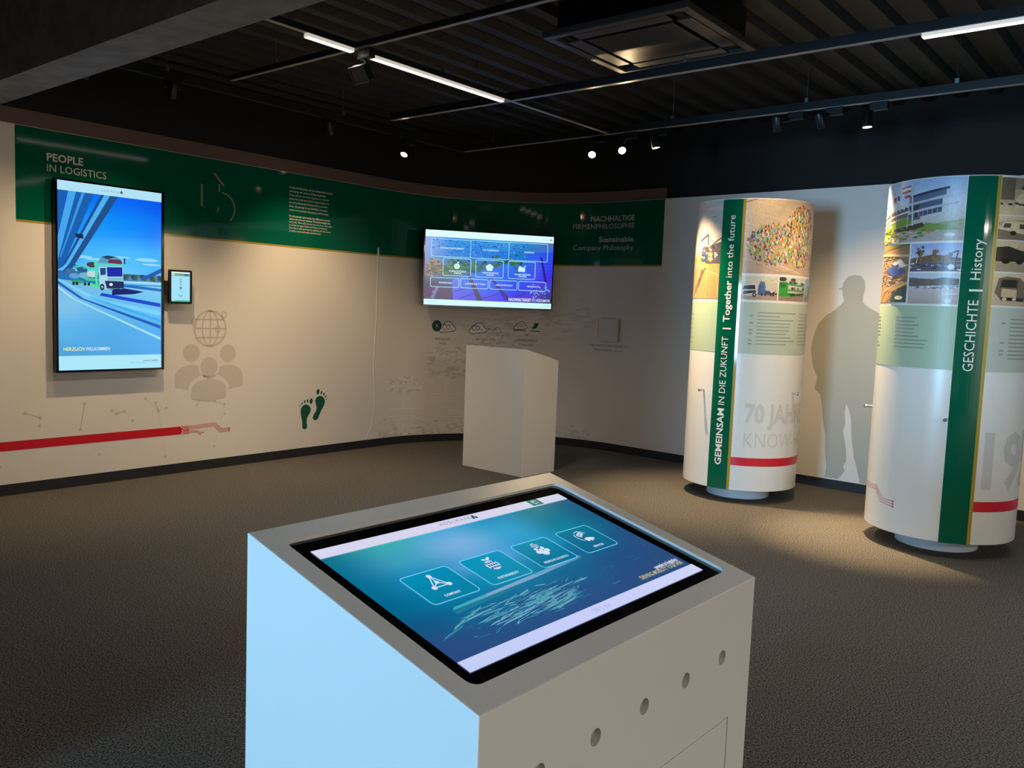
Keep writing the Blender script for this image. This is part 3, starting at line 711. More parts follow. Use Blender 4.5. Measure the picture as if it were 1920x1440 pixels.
bm = bmesh.new()
b0 = [bm.verts.new(p) for p in ((0, 0, 0), (KW, 0, 0), (KW, KD, 0), (0, KD, 0))]
t0 = [bm.verts.new(top(x, v)) for x, v in ((0, 0), (KW, 0), (KW, SD), (0, SD))]
bm.faces.new(b0[::-1])
for i in (1, 2, 3): bm.faces.new((b0[i], b0[(i + 1) % 4], t0[(i + 1) % 4], t0[i]))
GX0, GX1, GV0, GV1 = .047, .955, .057, .607
gl = rrect(GX0, GV0, GX1, GV1, .022, 8)
g0 = [bm.verts.new(top(x, v)) for x, v in gl]; g1 = [bm.verts.new(top(x, v, -.014)) for x, v in gl]
face_holes(bm, t0, [g0])
for i in range(len(gl)): bm.faces.new((g0[i], g0[(i + 1) % len(gl)], g1[(i + 1) % len(gl)], g1[i]))
bm.faces.new(g1)
HX = (.160, .330, .502, .673, .844); HZ, HR = .6572, .0172
holes = []
for hx in HX:
    o_ = [bm.verts.new((hx + HR * cos(2 * pi * k / 28), 0, HZ + HR * sin(2 * pi * k / 28))) for k in range(28)]
    i_ = [bm.verts.new((v.co.x, .016, v.co.z)) for v in o_]
    for k in range(28): bm.faces.new((o_[k], o_[(k + 1) % 28], i_[(k + 1) % 28], i_[k]))
    holes.append(o_)
DX0, DX1, DZ0, DZ1 = .105, .8965, .09, .4955
dl_ = [(DX0, DZ0), (DX1, DZ0), (DX1, DZ1), (DX0, DZ1)]
d0 = [bm.verts.new((x, 0, z)) for x, z in dl_]; d1_ = [bm.verts.new((x, .02, z)) for x, z in dl_]
for i in range(4): bm.faces.new((d0[i], d0[(i + 1) % 4], d1_[(i + 1) % 4], d1_[i]))
bm.faces.new(d1_)
face_holes(bm, [b0[0], b0[1], t0[1], t0[0]], holes + [d0])
bw = bm.edges.layers.float.new('bevel_weight_edge'); corner = set(b0 + t0)
for e in bm.edges:
    if e.verts[0] in corner and e.verts[1] in corner and len(e.link_faces) == 2: bw_ok = e.calc_face_angle(0) > .5; e[bw] = 1.0 if bw_ok else 0.0
kb = finish('body', bm, M['lacquer'], kio)
bv_ = kb.modifiers.new('bevel', 'BEVEL'); bv_.width = .0025; bv_.segments = 2; bv_.limit_method = 'WEIGHT'
bm = bmesh.new(); g = .0028; bx(bm, DX0 + g, DX1 - g, .0, .0195, DZ0 + g, DZ1 - g)
finish('access_panel', bm, M['lacquer'], kio, bevel=.0012)
for hx in HX:
    bm = bmesh.new(); lathe(bm, [(0, 0), (HR - .001, 0), (HR - .001, .004), (0, .004)], 28, Matrix.Translation((hx, .0158, HZ)) @ Matrix.Rotation(pi / 2, 4, 'X'))
    finish('vent_hole', bm, mat('grey_hole_lining', (150, 146, 142), .6) if hx == HX[0] else bpy.data.materials['grey_hole_lining'], kio)
# glass and picture
bm = bmesh.new(); gp = rrect(GX0 + .0015, GV0 + .0015, GX1 - .0015, GV1 - .0015, .021, 8)
prism(bm, gp, 0, 1)
for v in bm.verts: v.co = top(v.co.x, v.co.y, -.0135 + .0065 * v.co.z)
glass = finish('display_glass', bm, M['bezel'], kio)
# rubber-clear edge strip of the cut-out is part of the glass rim
PX, PV, PW, PH = .078, .094, .827, .465
km = lambda x, y, l: top(x, y, -.0068 + .00012 * l)
kq = lambda u, v: (PX + u * PW, PV + v * PH)
P = Paint(); random.seed(8)
KR = lambda u0, v0, u1, v1, c, l: P.rect(*kq(u0, v0), *kq(u1, v1), c, l)
KP = lambda pts, c, l: P.poly([kq(*p) for p in pts], c, l)
P.grid(*kq(0, 0), *kq(1, .93), [
    [(42, 70, 125), (40, 72, 125), (42, 72, 125), (42, 74, 128), (42, 74, 125), (42, 74, 122)],
    [(40, 74, 128), (34, 82, 130), (36, 84, 135), (38, 80, 132), (40, 76, 128), (42, 76, 124)],
    [(16, 84, 130), (8, 104, 145), (18, 108, 150), (22, 96, 142), (34, 80, 130), (40, 76, 126)],
    [(0, 100, 140), (0, 128, 172), (4, 140, 180), (8, 120, 160), (14, 96, 140), (34, 80, 126)],
    [(0, 108, 145), (30, 140, 190), (95, 165, 220), (30, 150, 205), (0, 130, 160), (24, 90, 130)],
    [(0, 112, 148), (60, 160, 190), (120, 175, 222), (40, 160, 205), (0, 120, 148), (26, 92, 132)],
    [(6, 112, 138), (60, 170, 175), (80, 170, 215), (30, 145, 190), (4, 122, 140), (30, 94, 130)]], 0, 5)
# pier, building reflections
KP([(.14, .345), (.15, .362), (.69, .425), (.69, .40), (.47, .372)], [(40, 160, 180), (60, 170, 190), (90, 150, 190), (60, 120, 160), (120, 165, 200)], 1)
KP([(.27, .375), (.47, .395), (.47, .375), (.27, .357)], (125, 165, 205), 2); KP([(.14, .34), (.40, .372), (.40, .355), (.14, .315)], (30, 120, 150), 1)
# broken glass-like reflections in the water: slanted pale shards and dark struts
SH = [(70, 150, 175), (95, 165, 195), (110, 170, 200), (50, 130, 160), (84, 160, 178)]
for (cu, cv, su, sv, n) in ((.40, .265, .20, .032, 46), (.30, .215, .14, .03, 34), (.42, .185, .09, .042, 40), (.27, .165, .08, .018, 16)):
    for k in range(n):
        u, v = cu + random.gauss(0, su * .55), cv + random.gauss(0, sv * .55)
        du, dv = random.uniform(.015, .06), random.uniform(.002, .010); sl = random.uniform(-.012, .022)
        KP([(u - du, v - sl), (u + du * .6, v + sl * .6), (u + du, v + sl + dv), (u - du * .5, v - sl * .5 + dv)], random.choice(SH), random.choice([1, 1.3, 1.6, 1.9]))
KP([(.355, .215), (.50, .222), (.53, .205), (.47, .150), (.40, .135), (.34, .15), (.37, .18)], [(90, 165, 185), (80, 150, 180), (50, 100, 150), (96, 166, 182), (90, 160, 178), (50, 110, 150), (80, 150, 175)], 2.2)
for k in range(26):
    u, v = random.uniform(.16, .52), random.uniform(.13, .28); L_ = random.uniform(.05, .16)
    P.line([kq(u, v), kq(u + L_, v + L_ * random.uniform(.12, .34))], random.uniform(.0012, .0028), (36, 76, 128), 3)
for k in range(26):
    u, v = random.uniform(.3, .54), random.uniform(.14, .21)
    P.line([kq(u, v), kq(u + .03, v + .006)], .0018, (38, 82, 132), 3)
for k in range(50):
    u, v = random.uniform(.08, .66), random.uniform(.12, .31); P.line([kq(u, v), kq(u + random.uniform(.01, .05), v + random.uniform(-.004, .008))], .0011, random.choice([(45, 120, 155), (40, 80, 130), (80, 150, 180)]), 3)
for k in range(40):
    u, v = random.uniform(.6, .98), random.uniform(.15, .5); P.line([kq(u, v), kq(u + random.uniform(.01, .03), v + random.uniform(0, .01))], .0014, random.choice([(44, 88, 138), (52, 96, 144)]), 1)
kscr = P.build('screen', km, M['screen'], kio)
LIL = (206, 212, 240)
P = Paint(); P.grid(*kq(0, .925), *kq(1, 1), [[(212, 214, 240), (214, 212, 236), (205, 212, 230)], [(214, 214, 240), (216, 210, 235), (206, 212, 230)]], 10)
P.text('H Ö D L M A Y R', *kq(.429, .958), .011, .124 * PW, (70, 100, 125), 0, 'L', 11); clover(P, *kq(.568, .962), .0085, (26, 82, 106), 11)
P.rect(kq(.435, 0)[0], kq(0, .948)[1], kq(.545, 0)[0], kq(0, .950)[1], (185, 190, 215), 11)
KR(.829, .934, .882, 1.0, (18, 118, 118), 11); P.ring(*kq(.855, .972), .010, .008, .0016, (220, 235, 235), 12, 0, 300).ell(*kq(.852, .975), .0035, .003, (220, 235, 235), 12, 10).line([kq(.848, .952), kq(.868, .955)], .0016, (220, 235, 235), 12)
P.build('header_bar', km, M['screen'], kscr)
P = Paint(); P.grid(*kq(0, 0), *kq(1, .070), [[(192, 206, 246), (198, 206, 250), (206, 212, 246)], [(196, 206, 246), (200, 206, 250), (206, 212, 246)]], 10)
P.text('DE', *kq(.468, .024), .011, None, (160, 172, 212), 0, 'L', 11).text('|', *kq(.501, .022), .012, None, (160, 172, 212), 0, 'L', 11).text('EN', *kq(.516, .024), .011, None, (165, 178, 215), 0, 'L', 11)
P.build('footer_bar', km, M['screen'], kscr)
P = Paint(); P.text('people in logistics', *kq(.978, .132), .0125, .122 * PW, (228, 232, 250), .02, 'R', 11).text('DRIVING MOBILITY TOGETHER', *kq(.980, .098), .0135, .226 * PW, (200, 190, 130), .012, 'R', 11)
P.build('lettering', km, M['screen'], kscr)
KO = (128, 214, 245); KI = (214, 226, 250)
def ktile(u0, u1, label, wt, fill, icon):
    P = Paint(); x0, y0 = kq(u0, .409); x1, y1 = kq(u1, .641); pts = rrect(x0, y0, x1, y1, .010, 6)
    P.poly(pts, [fill[0] if p[1] < (y0 + y1) / 2 else fill[1] for p in pts], 6); P.line(pts, .0021, KO, 10, closed=True)
    P.text(label, (x0 + x1) / 2, y0 + .0135, .0072, wt, KI, .02, 'C', 11)
    icon(P, (x0 + x1) / 2, (y0 + y1) / 2 + .014); P.build('menu_tile', km, M['screen'], kscr)['label'] = label.capitalize() + ' menu tile with white icon'
def ic_net(P, x, y):
    n = [(x, y + .021), (x - .021, y - .0195), (x + .021, y - .0195), (x, y - .004)]
    for a, b in ((0, 1), (1, 2), (2, 0), (0, 3), (1, 3), (2, 3)): P.line([n[a], n[b]], .0026, KI, 11)
    for k, (a, b) in enumerate(n): P.ell(a, b, .0062 if k < 3 else .0055, .0062 if k < 3 else .0055, KI, 12, 16)
def globe(P, x, y, r, lw, bg=(0, 130, 165)):
    P.ell(x, y, r, r, KI, 11, 26)
    for k in (-1, 0, 1):
        for j in (-1.5, -.5, .5, 1.5):
            w_ = r * .16; cx = x + j * r * .42; cy = y + k * r * .52
            if (cx - x) ** 2 + (cy - y) ** 2 < (r * .86) ** 2: P.rect(cx - w_, cy - r * .19, cx + w_, cy + r * .19, (10, 110, 150), 12)
def ic_sust(P, x, y):
    globe(P, x, y - .004, .0185, .002); P.ell(x + .009, y + .022, .0085, .0042, KI, 11, 12, .6).ell(x - .004, y + .0215, .0055, .0032, KI, 11, 12, -.5)
def ic_people(P, x, y):
    globe(P, x, y + .018, .0105, .002)
    for a, b, r in ((-.011, .003, .0055), (.011, .003, .0055), (0, -.004, .006)): P.ell(x + a, y + b, r, r, KI, 11, 14)
    P.ell(x - .014, y - .010, .0085, .0072, KI, 11, 14).ell(x + .014, y - .010, .0085, .0072, KI, 11, 14).ell(x, y - .0185, .011, .009, KI, 11, 16)
def ic_serv(P, x, y):
    P.ring(x, y, .023, .023, .0022, KI, 11, 20, 120).ring(x, y, .023, .023, .0022, KI, 11, 140, 235)
    for a, b, r in ((-.006, .006, .0058), (.005, .011, .005)): P.ring(x + a, y + b, r, r, .0045, KI, 11)
    P.ell(x + .002, y - .016, .011, .007, KI, 11, 14).rect(x + .004, y - .021, x + .018, y - .012, KI, 11).ell(x + .019, y - .019, .0055, .0045, KI, 11, 10).ell(x - .003, y - .023, .004, .004, KI, 11, 10).ell(x + .010, y - .024, .004, .004, KI, 11, 10)
ktile(.1135, .2735, 'COMPANY', .045, ((0, 126, 160), (0, 142, 184)), ic_net)
ktile(.3195, .479, 'SUSTAINABILITY', .068, ((0, 138, 170), (0, 148, 192)), ic_sust)
ktile(.526, .681, 'PEOPLE IN LOGISTICS', .088, ((0, 112, 150), (0, 140, 178)), ic_people)
ktile(.73, .886, 'SERVICES', .040, ((14, 100, 140), (6, 120, 150)), ic_serv)
# ------------------------------------------------------------------ round columns
CR, CZ0, CZ1 = .45, .105, 2.35
SAGE = (172, 192, 164)
def lines_of_text(P, s0, z0, n, dz, wmin, wmax, c, seed, dates=False):
    rnd = random.Random(seed)
    for k in range(n):
        P.rect(s0, z0 - k * dz - .004, s0 + rnd.uniform(wmin, wmax), z0 - k * dz + .004, c, 2)
        if dates and rnd.random() < .6: P.rect(s0 - .058, z0 - k * dz - .005, s0 - .030, z0 - k * dz + .005, c, 2)

def make_column(X, Y, label, s_l, pegs):
    base = atan2(-Y, -X)
    o = thing('round_column', (X, Y, 0), base, label, 'column')
    # local: angle 0 looks at the viewer's side; s grows counter-clockwise
    mc = lambda s, z, l: V3(((CR + .0006 + .0006 * l) * cos(s / CR), (CR + .0006 + .0006 * l) * sin(s / CR), z))
    bm = bmesh.new(); lathe(bm, [(0, CZ0), (CR - .003, CZ0), (CR, CZ0 + .003), (CR, CZ1 - .003), (CR - .003, CZ1), (CR - .03, CZ1), (CR - .03, CZ1 - .05), (0, CZ1 - .05)], 256)
    finish('drum', bm, M['drum'], o, True)
    bm = bmesh.new(); lathe(bm, [(0, 0), (.25, 0), (.25, CZ0 - .002), (0, CZ0 - .002)], 96); finish('plinth', bm, M['plinth'], o, True)
    P = Paint(); P.rect(s_l, CZ0, s_l + .160, CZ1 - .006, (0, 92, 66), 1); st = P.build('green_stripe', mc, M['gloss_print'], o, .02)
    P = Paint(); P.rect(s_l + .160, CZ0, s_l + .181, CZ1 - .006, (176, 146, 52), 1); P.build('gold_edge', mc, M['gloss_print'], o, .02)
    for s, z in pegs:
        a = s / CR; bm = bmesh.new()
        lathe(bm, [(0, 0), (.0075, 0), (.0075, .036), (.0115, .040), (.0115, .052), (.009, .055), (0, .055)], 20, aimM(V3((CR * cos(a), CR * sin(a), z)), (-cos(a), -sin(a), 0)))
        finish('handle_peg', bm, M['chrome'], o, True)
    return o, st, mc

c1, st1, mc1 = make_column(1.904, 6.894, 'white round column with green stripe reading Together into the future, nearer the pedestal', -.247, [(-.335, .866), (.428, .874), (-.335 + 2.2, .87)])
c2, st2, mc2 = make_column(2.879, 5.544, 'white round column with green stripe reading GESCHICHTE and History, at the right edge', .014, [(-.673, .879), (-.005, .873), (1.5, .87)])
WT = (236, 232, 222)
P = Paint(); sx = -.193 + .052
P.text('GEMEINSAM', sx, .293, .050, .444, WT, .022, 'L', 3, 90).text('IN DIE ZUKUNFT', sx, .765, .050, .532, WT, 0, 'L', 3, 90).text('|', sx, 1.352, .050, .012, WT, 0, 'L', 3, 90)
P.text('Together', sx, 1.408, .050, .318, WT, .022, 'L', 3, 90).text('into the future', sx, 1.750, .050, .474, WT, 0, 'L', 3, 90)
P.build('lettering', mc1, M['print'], st1, .02)
P = Paint(); sx = .122
P.text('GESCHICHTE', sx, 1.175, .056, .430, WT, 0, 'L', 3, 90).text('|', sx, 1.658, .056, .012, WT, 0, 'L', 3, 90).text('History', sx, 1.728, .056, .242, WT, 0, 'L', 3, 90)
P.build('lettering', mc2, M['print'], st2, .02)
# text panels
TG = (146, 154, 138)
P = Paint(); P.rect(-.247 - .62, 1.174, -.247, 1.566, SAGE, 1); lines_of_text(P, -.80, 1.50, 9, .038, .18, .26, TG, 1); P.build('text_panel', mc1, M['print'], c1, .02)['label'] = 'sage panel with rows of small text, left of the stripe'
P = Paint(); P.rect(-.066, 1.174, .9, 1.568, (186, 196, 178), 1); lines_of_text(P, .066, 1.49, 10, .0265, .17, .34, TG, 2, True); lines_of_text(P, .44, 1.49, 10, .0265, .17, .34, TG, 3); P.build('text_panel', mc1, M['print'], c1, .02)['label'] = 'sage panel with dated rows of small text, right of the stripe'
P = Paint(); P.rect(-.80, 1.177, .014, 1.565, SAGE, 1); lines_of_text(P, -.37, 1.488, 9, .0232, .13, .24, TG, 4); lines_of_text(P, -.75, 1.488, 9, .0232, .12, .2, TG, 5); P.build('text_panel', mc2, M['print'], c2, .02)['label'] = 'sage panel with rows of small text, left of the stripe'
P = Paint(); P.rect(.195, 1.177, 1.1, 1.568, (190, 196, 182), 1); lines_of_text(P, .327, 1.498, 11, .0238, .25, .4, TG, 6, True); P.build('text_panel', mc2, M['print'], c2, .02)['label'] = 'grey-green panel with dated rows of small text, right of the stripe'
# pale big lettering and red bands
PG = (212, 208, 198)
P = Paint(); P.text('70 JAHRE', .018, .642, .142, .62, PG, .03, 'L', 1).text('KNOW-HOW', .022, .447, .118, .80, PG, -.012, 'L', 1); P.build('pale_lettering', mc1, M['print'], c1, .02)
P = Paint(); P.text('1953', .232, .468, .325, .72, (206, 204, 198), .03, 'L', 1); P.build('pale_lettering', mc2, M['print'], c2, .02)
P = Paint(); P.rect(-.066, .303, .85, .367, (216, 24, 48), 1); P.build('red_band', mc1, M['print'], c1, .02)
P = Paint(); P.rect(.195, .313, .9, .377, (216, 24, 48), 1); P.build('red_band', mc2, M['print'], c2, .02)
P = Paint()
for k in range(3):
    P.line([(-.75, .40 - k * .014), (-.60, .376 - k * .014), (-.44, .379 - k * .012), (-.362 - k * .012, .312 - k * .014), (-.278, .307 - k * .0165)], .0032, (206, 70, 66), 1); P.ell(-.278, .307 - k * .0165, .006, .006, (190, 50, 60), 1, 8)
P.build('circuit_line', mc2, M['print'], c2, .02)

def photo(mc, par, s0, z0, s1, z1, draw, label, bg):
    P = Paint(); P.rect(s0, z0, s1, z1, bg, 1) if not isinstance(bg, list) else P.vgrad(s0, z0, s1, z1, bg, 1)
    Q = lambda u, v: (s0 + u * (s1 - s0), z0 + v * (z1 - z0))
    PO = lambda pts, c, l=2: P.poly([Q(*p) for p in pts], c, l)
    LN = lambda pts, w, c, l=3: P.line([Q(*p) for p in pts], w, c, l)
    EL = lambda u, v, ru, rv, c, l=3, n=12: P.ell(*Q(u, v), ru * (s1 - s0), rv * (z1 - z0), c, l, n)
    draw(P, PO, LN, EL, Q)
    o = P.build('photograph', mc, M['photo'], par, .02, (s0, z0, s1, z1)); o['label'] = label; return o
rn = random.Random(21)
# column one, left: transporter on a lot at sunset
def d_lot(P, PO, LN, EL, Q):
    PO([(0, .42), (1, .47), (1, 0), (0, 0)], [(190, 150, 100), (200, 150, 90), (190, 140, 95), (196, 158, 116)])
    for k in range(7): LN([(.2 + k * .15, .42 - k * .02), (-.1 + k * .22, 0)], .006, (214, 178, 130))
    LN([(.45, .36), (1, .24)], .008, (226, 196, 140)); LN([(.62, .60), (.78, .66), (.80, .47)], .012, (96, 66, 60)); LN([(.80, .52), (1, .62)], .01, (120, 90, 80))
    PO([(.66, .5), (1, .58), (1, .36), (.78, .36), (.64, .41)], (88, 84, 92), 3); PO([(.64, .41), (.7, .47), (.76, .46), (.76, .39), (.68, .38)], (52, 84, 150), 4); PO([(.8, .48), (.88, .47), (.86, .38), (.8, .4)], (214, 180, 90), 4)
    for k in range(40): EL(rn.uniform(.66, 1), rn.uniform(.40, .54), .02, .012, rn.choice([(160, 160, 165), (60, 60, 70), (200, 196, 190), (110, 100, 96)]), 5, 6)
    PO([(.60, .16), (.66, .30), (.78, .32), (.72, .26), (.6, .1)], (120, 92, 76), 3); PO([(.5, .1), (.62, .22), (.66, .2), (.52, .04)], (130, 100, 80), 3)
    for k in range(8): EL(rn.uniform(.3, 1), rn.uniform(.65, .95), .25, .02, (206, 200, 196), 2, 10)
photo(mc1, c1, -.86, 1.586, -.249, 2.343, d_lot, 'photo of a transporter on a lot under pale sky', [(0, (196, 158, 110)), (.42, (206, 176, 140)), (.5, (206, 196, 184)), (1, (192, 188, 190))])
def d_crowd(P, PO, LN, EL, Q):
    for k in range(9): LN([(.0, .2 + k * .16), (.9, -.12 + k * .16)], .004, (218, 196, 168), 2)
    LN([(0, .96), (.1, 1.0)], .006, (120, 90, 70), 2); LN([(0, .55), (.3, .12), (.62, 0)], .006, (224, 206, 182), 2)
    P.ring(.235, 2.0, .27, .2, .004, (170, 140, 120), 2, 150, 360)
    cols = [(150, 190, 90), (120, 160, 70), (190, 60, 40), (220, 130, 50), (230, 170, 60), (90, 60, 60), (60, 50, 60), (210, 200, 180), (120, 150, 190), (100, 80, 130), (170, 190, 120), (200, 90, 60), (140, 170, 100), (230, 220, 200)]
    pts = []
    while len(pts) < 1500:
        s, z = rn.uniform(-.04, .62), rn.uniform(1.84, 2.32)
        a = ((s - .18) / .225) ** 2 + ((z - 2.01) / .155) ** 2 < 1; b = ((s - .40) / .19) ** 2 + ((z - 2.06) / .21) ** 2 < 1; c = ((s - .42) / .12) ** 2 + ((z - 2.24) / .07) ** 2 < 1
        if a or b or c: pts.append((s, z))
    for s, z in sorted(pts, key=lambda p: -p[1]):
        w = rn.uniform(.004, .008); h = rn.uniform(.006, .013); c = rn.choice(cols)
        P.poly([(s - w, z - h), (s + w, z - h), (s + w * .6, z + h), (s - w * .6, z + h)], c, rn.choice([3, 3.3, 3.6, 3.9]))
    for k in range(60):
        P.ell(rn.uniform(.54, .66), rn.uniform(1.82, 1.95), .006, .011, rn.choice(cols), 4, 6)
photo(mc1, c1, -.066, 1.786, .80, 2.343, d_crowd, 'aerial photo of a colourful crowd forming a shape', [(0, (190, 160, 136)), (.5, (204, 178, 150)), (1, (206, 178, 142))])
def d_cab(P, PO, LN, EL, Q):
    PO([(0, 0), (1, 0), (1, .28), (0, .22)], (176, 146, 122)); PO([(.02, .18), (.45, .14), (.45, .66), (.4, .72), (.06, .60)], (226, 212, 190), 3); PO([(.04, .42), (.06, .58), (.36, .62), (.38, .44)], (58, 56, 66), 4); PO([(.04, .2), (.06, .36), (.4, .40), (.4, .3)], (70, 62, 62), 4)
    PO([(.44, .2), (.46, .62), (.52, .66), (.6, .64), (.66, .4), (.98, .34), (.98, .24)], (70, 96, 150), 3); PO([(.47, .62), (.5, .78), (.62, .76), (.66, .5)], (90, 110, 150), 4); EL(.36, .2, .06, .08, (40, 36, 40), 5); EL(.36, .2, .03, .04, (190, 180, 170), 6)
    PO([(.66, .38), (.99, .32), (.99, .24), (.62, .24)], (50, 54, 64), 4); EL(.83, .42, .06, .12, (214, 196, 170), 5); EL(.95, .38, .04, .1, (190, 170, 150), 5)
    for u in (.56, .66, .8, .88): EL(u, .22, .03, .05, (44, 40, 42), 5)
photo(mc1, c1, -.064, 1.588, .208, 1.766, d_cab, 'photo of a white vintage truck cab', [(0, (190, 160, 136)), (.3, (206, 192, 164)), (1, (212, 206, 180))])
def d_green(P, PO, LN, EL, Q):
    PO([(0, 0), (1, 0), (1, .22), (0, .12)], (150, 122, 100)); PO([(0, .16), (.62, .2), (.62, .32), (.28, .34), (.28, .74), (.24, .8), (0, .78)], (52, 150, 60), 3); PO([(.02, .56), (.2, .58), (.2, .74), (.02, .74)], (40, 110, 50), 4); LN([(.28, .72), (1, .66)], .012, (70, 160, 70), 4); LN([(.28, .46), (1, .42)], .010, (90, 150, 80), 4)
    for k in range(9): EL(.36 + k * .075, .78 - .006 * k, .05, .06, rn.choice([(70, 70, 74), (206, 202, 196), (120, 120, 130)]), 4); EL(.36 + k * .075, .53, .05, .06, rn.choice([(60, 70, 64), (186, 186, 176), (110, 120, 110)]), 4)
    EL(.1, .92, .12, .1, (60, 60, 60), 4); EL(.46, .9, .1, .07, (80, 84, 84), 4); PO([(.3, .3), (1, .36), (1, .24), (.4, .2)], (64, 70, 60), 3)
photo(mc1, c1, .219, 1.588, .500, 1.766, d_green, 'photo of a green car transporter', [(0, (150, 122, 100)), (.3, (196, 190, 170)), (1, (206, 204, 190))])
photo(mc1, c1, .512, 1.588, .84, 1.766, lambda P, PO, LN, EL, Q: (PO([(0, 0), (1, 0), (1, .3), (0, .26)], (120, 120, 120)), PO([(.2, .2), (.9, .2), (.9, .6), (.3, .7)], (80, 90, 110), 3)), 'photo of vehicles under blue sky', [(0, (140, 150, 160)), (1, (150, 180, 210))])
# column two, left: company building with flags
def d_bld(P, PO, LN, EL, Q):
    PO([(0, .36), (.62, .2), (1, .34), (1, 0), (0, 0)], [(150, 150, 60), (110, 140, 70), (150, 165, 120), (180, 170, 165), (150, 140, 60)], 2)
    PO([(.5, .2), (1, .16), (1, 0), (.4, 0)], (176, 168, 166), 3)
    PO([(.22, .40), (.62, .56), (.72, .60), (.72, .36), (.5, .3), (.22, .24)], (110, 104, 104), 3)
    PO([(.62, .60), (.88, .73), (.88, .83), (.62, .70)], (92, 108, 136), 3); PO([(.62, .48), (.86, .58), (.86, .70), (.62, .58)], (86, 100, 128), 3); PO([(.62, .36), (.86, .46), (.86, .55), (.62, .46)], (76, 84, 104), 3)
    for k in range(7): LN([(.64 + k * .032, .37 + k * .013), (.64 + k * .032, .46 + k * .013)], .005, (150, 156, 172), 3.6)
    for a, b in (((.22, .36), (.64, .50)), ((.24, .44), (.64, .62)), ((.22, .28), (.62, .40))): LN([a, b], .010, (214, 208, 204), 4)
    for a, b in (((.62, .72), (.90, .84)), ((.62, .60), (.92, .71)), ((.62, .46), (.96, .60))): LN([a, b], .014, (56, 62, 78) if a[1] > .7 else (186, 190, 206), 4)
    for k in range(9): EL(.28 + k * .04, .42 + k * .016, .012, .025, rn.choice([(60, 56, 60), (200, 140, 60), (90, 100, 120), (190, 80, 50)]), 5, 6)
    PO([(.25, .22), (.62, .42), (.66, .30), (.52, .24), (.3, .18)], (120, 150, 60), 4); PO([(.3, .2), (.55, .24), (.74, .30), (.76, .24), (.66, .18), (.42, .17)], (78, 74, 54), 5); PO([(.76, .3), (.94, .22), (.98, .18), (.66, .16), (.74, .2)], (120, 150, 80), 5)
    PO([(.0, .36), (.04, .62), (.1, .74), (.16, .5), (.2, .36)], (176, 130, 50), 4)
    for u in (.42, .50, .62): LN([(u, .22), (u + .01, .78)], .004, (216, 212, 210), 6)
    LN([(.665, .26), (.64, .96)], .012, (206, 200, 200), 6)
    PO([(.55, .90), (.635, .92), (.635, .82), (.56, .80)], (226, 222, 220), 6); PO([(.55, .90), (.635, .92), (.635, .895), (.55, .875)], (200, 70, 70), 7); PO([(.55, .83), (.635, .85), (.635, .82), (.56, .80)], (200, 70, 70), 7); PO([(.58, .76), (.63, .77), (.63, .73), (.58, .72)], (200, 70, 70), 7)
    PO([(.46, .76), (.485, .77), (.485, .69), (.46, .68)], (180, 60, 50), 7); PO([(.505, .78), (.525, .78), (.525, .71), (.505, .7)], (50, 60, 110), 7)
    for k in range(70): EL(rn.gauss(.48, .14), rn.gauss(.12, .05), .02, .018, rn.choice([(120, 130, 60), (170, 130, 60), (90, 110, 50), (200, 190, 150), (150, 160, 80)]), 6, 6)
    for k in range(60): EL(rn.uniform(.1, .4), rn.uniform(.02, .16), .03, .02, rn.choice([(150, 160, 50), (170, 120, 70), (120, 140, 40)]), 6, 6)
    EL(.92, .09, .035, .032, (216, 216, 214), 7)
photo(mc2, c2, -.90, 1.962, .010, 2.343, d_bld, 'photo of a modern curved building with flags', [(0, (150, 150, 90)), (.35, (190, 190, 190)), (.6, (206, 214, 228)), (1, (160, 184, 222))])
def d_aer(P, PO, LN, EL, Q):
    PO([(0, .8), (1, .98), (1, 1), (0, 1)], (120, 110, 60))
    for k in range(140): EL(rn.uniform(.3, 1), rn.uniform(.3, .8), .03, .012, rn.choice([(150, 110, 90), (120, 96, 90), (210, 190, 170), (90, 90, 100), (176, 140, 110), (70, 80, 90)]), 3, 6)
    PO([(.62, .58), (.86, .66), (.98, .52), (.78, .44)], (70, 92, 150), 4); PO([(.74, .68), (.9, .74), (.98, .62), (.86, .58)], (214, 210, 206), 4)
    for k in range(5): LN([(.45 + k * .05, 0), (.6 + k * .06, .2), (.95 + k * .04, .36)], .008, rn.choice([(206, 170, 120), (170, 130, 90)]), 4)
    PO([(.76, .0), (1, .0), (1, .3), (.8, .2)], (70, 84, 80), 4); EL(.9, .08, .06, .035, (226, 220, 190), 6)
    LN([(0, .88), (1, .80)], .014, (206, 180, 130), 4)
photo(mc2, c2, -.90, 1.583, -.302, 1.950, d_aer, 'aerial photo of a vehicle yard', [(0, (170, 130, 90)), (1, (150, 120, 96))])
def d_har(P, PO, LN, EL, Q):
    PO([(0, 0), (1, 0), (1, .34), (0, .3)], (104, 96, 104)); PO([(0, .3), (1, .36), (1, .46), (.5, .6), (0, .46)], (120, 96, 80), 3)
    for u, w, h in ((.2, .1, .9), (.5, .12, .75), (.78, .1, .62)):
        for k in range(16): EL(u + rn.gauss(0, w * .35), rn.uniform(.35, h), w * .35, .06, rn.choice([(150, 110, 60), (110, 90, 66), (90, 90, 80)]), 4, 6)
    for u in (.16, .9): LN([(u, .3), (u + .04, .72), (u - .06, .66)], .006, (60, 70, 96), 5)
    LN([(.14, .3), (.18, .55)], .008, (226, 220, 210), 5)
    for k in range(26): EL(rn.uniform(0, 1), rn.uniform(.05, .28), .05, .03, rn.choice([(216, 212, 214), (110, 110, 130), (70, 70, 84), (150, 160, 190)]), 5, 8)
    EL(.83, .15, .065, .10, (222, 222, 216), 7)
photo(mc2, c2, -.288, 1.776, .010, 1.948, d_har, 'photo of cranes and autumn trees behind parked cars', [(0, (120, 110, 120)), (.5, (190, 196, 216)), (1, (150, 172, 226))])
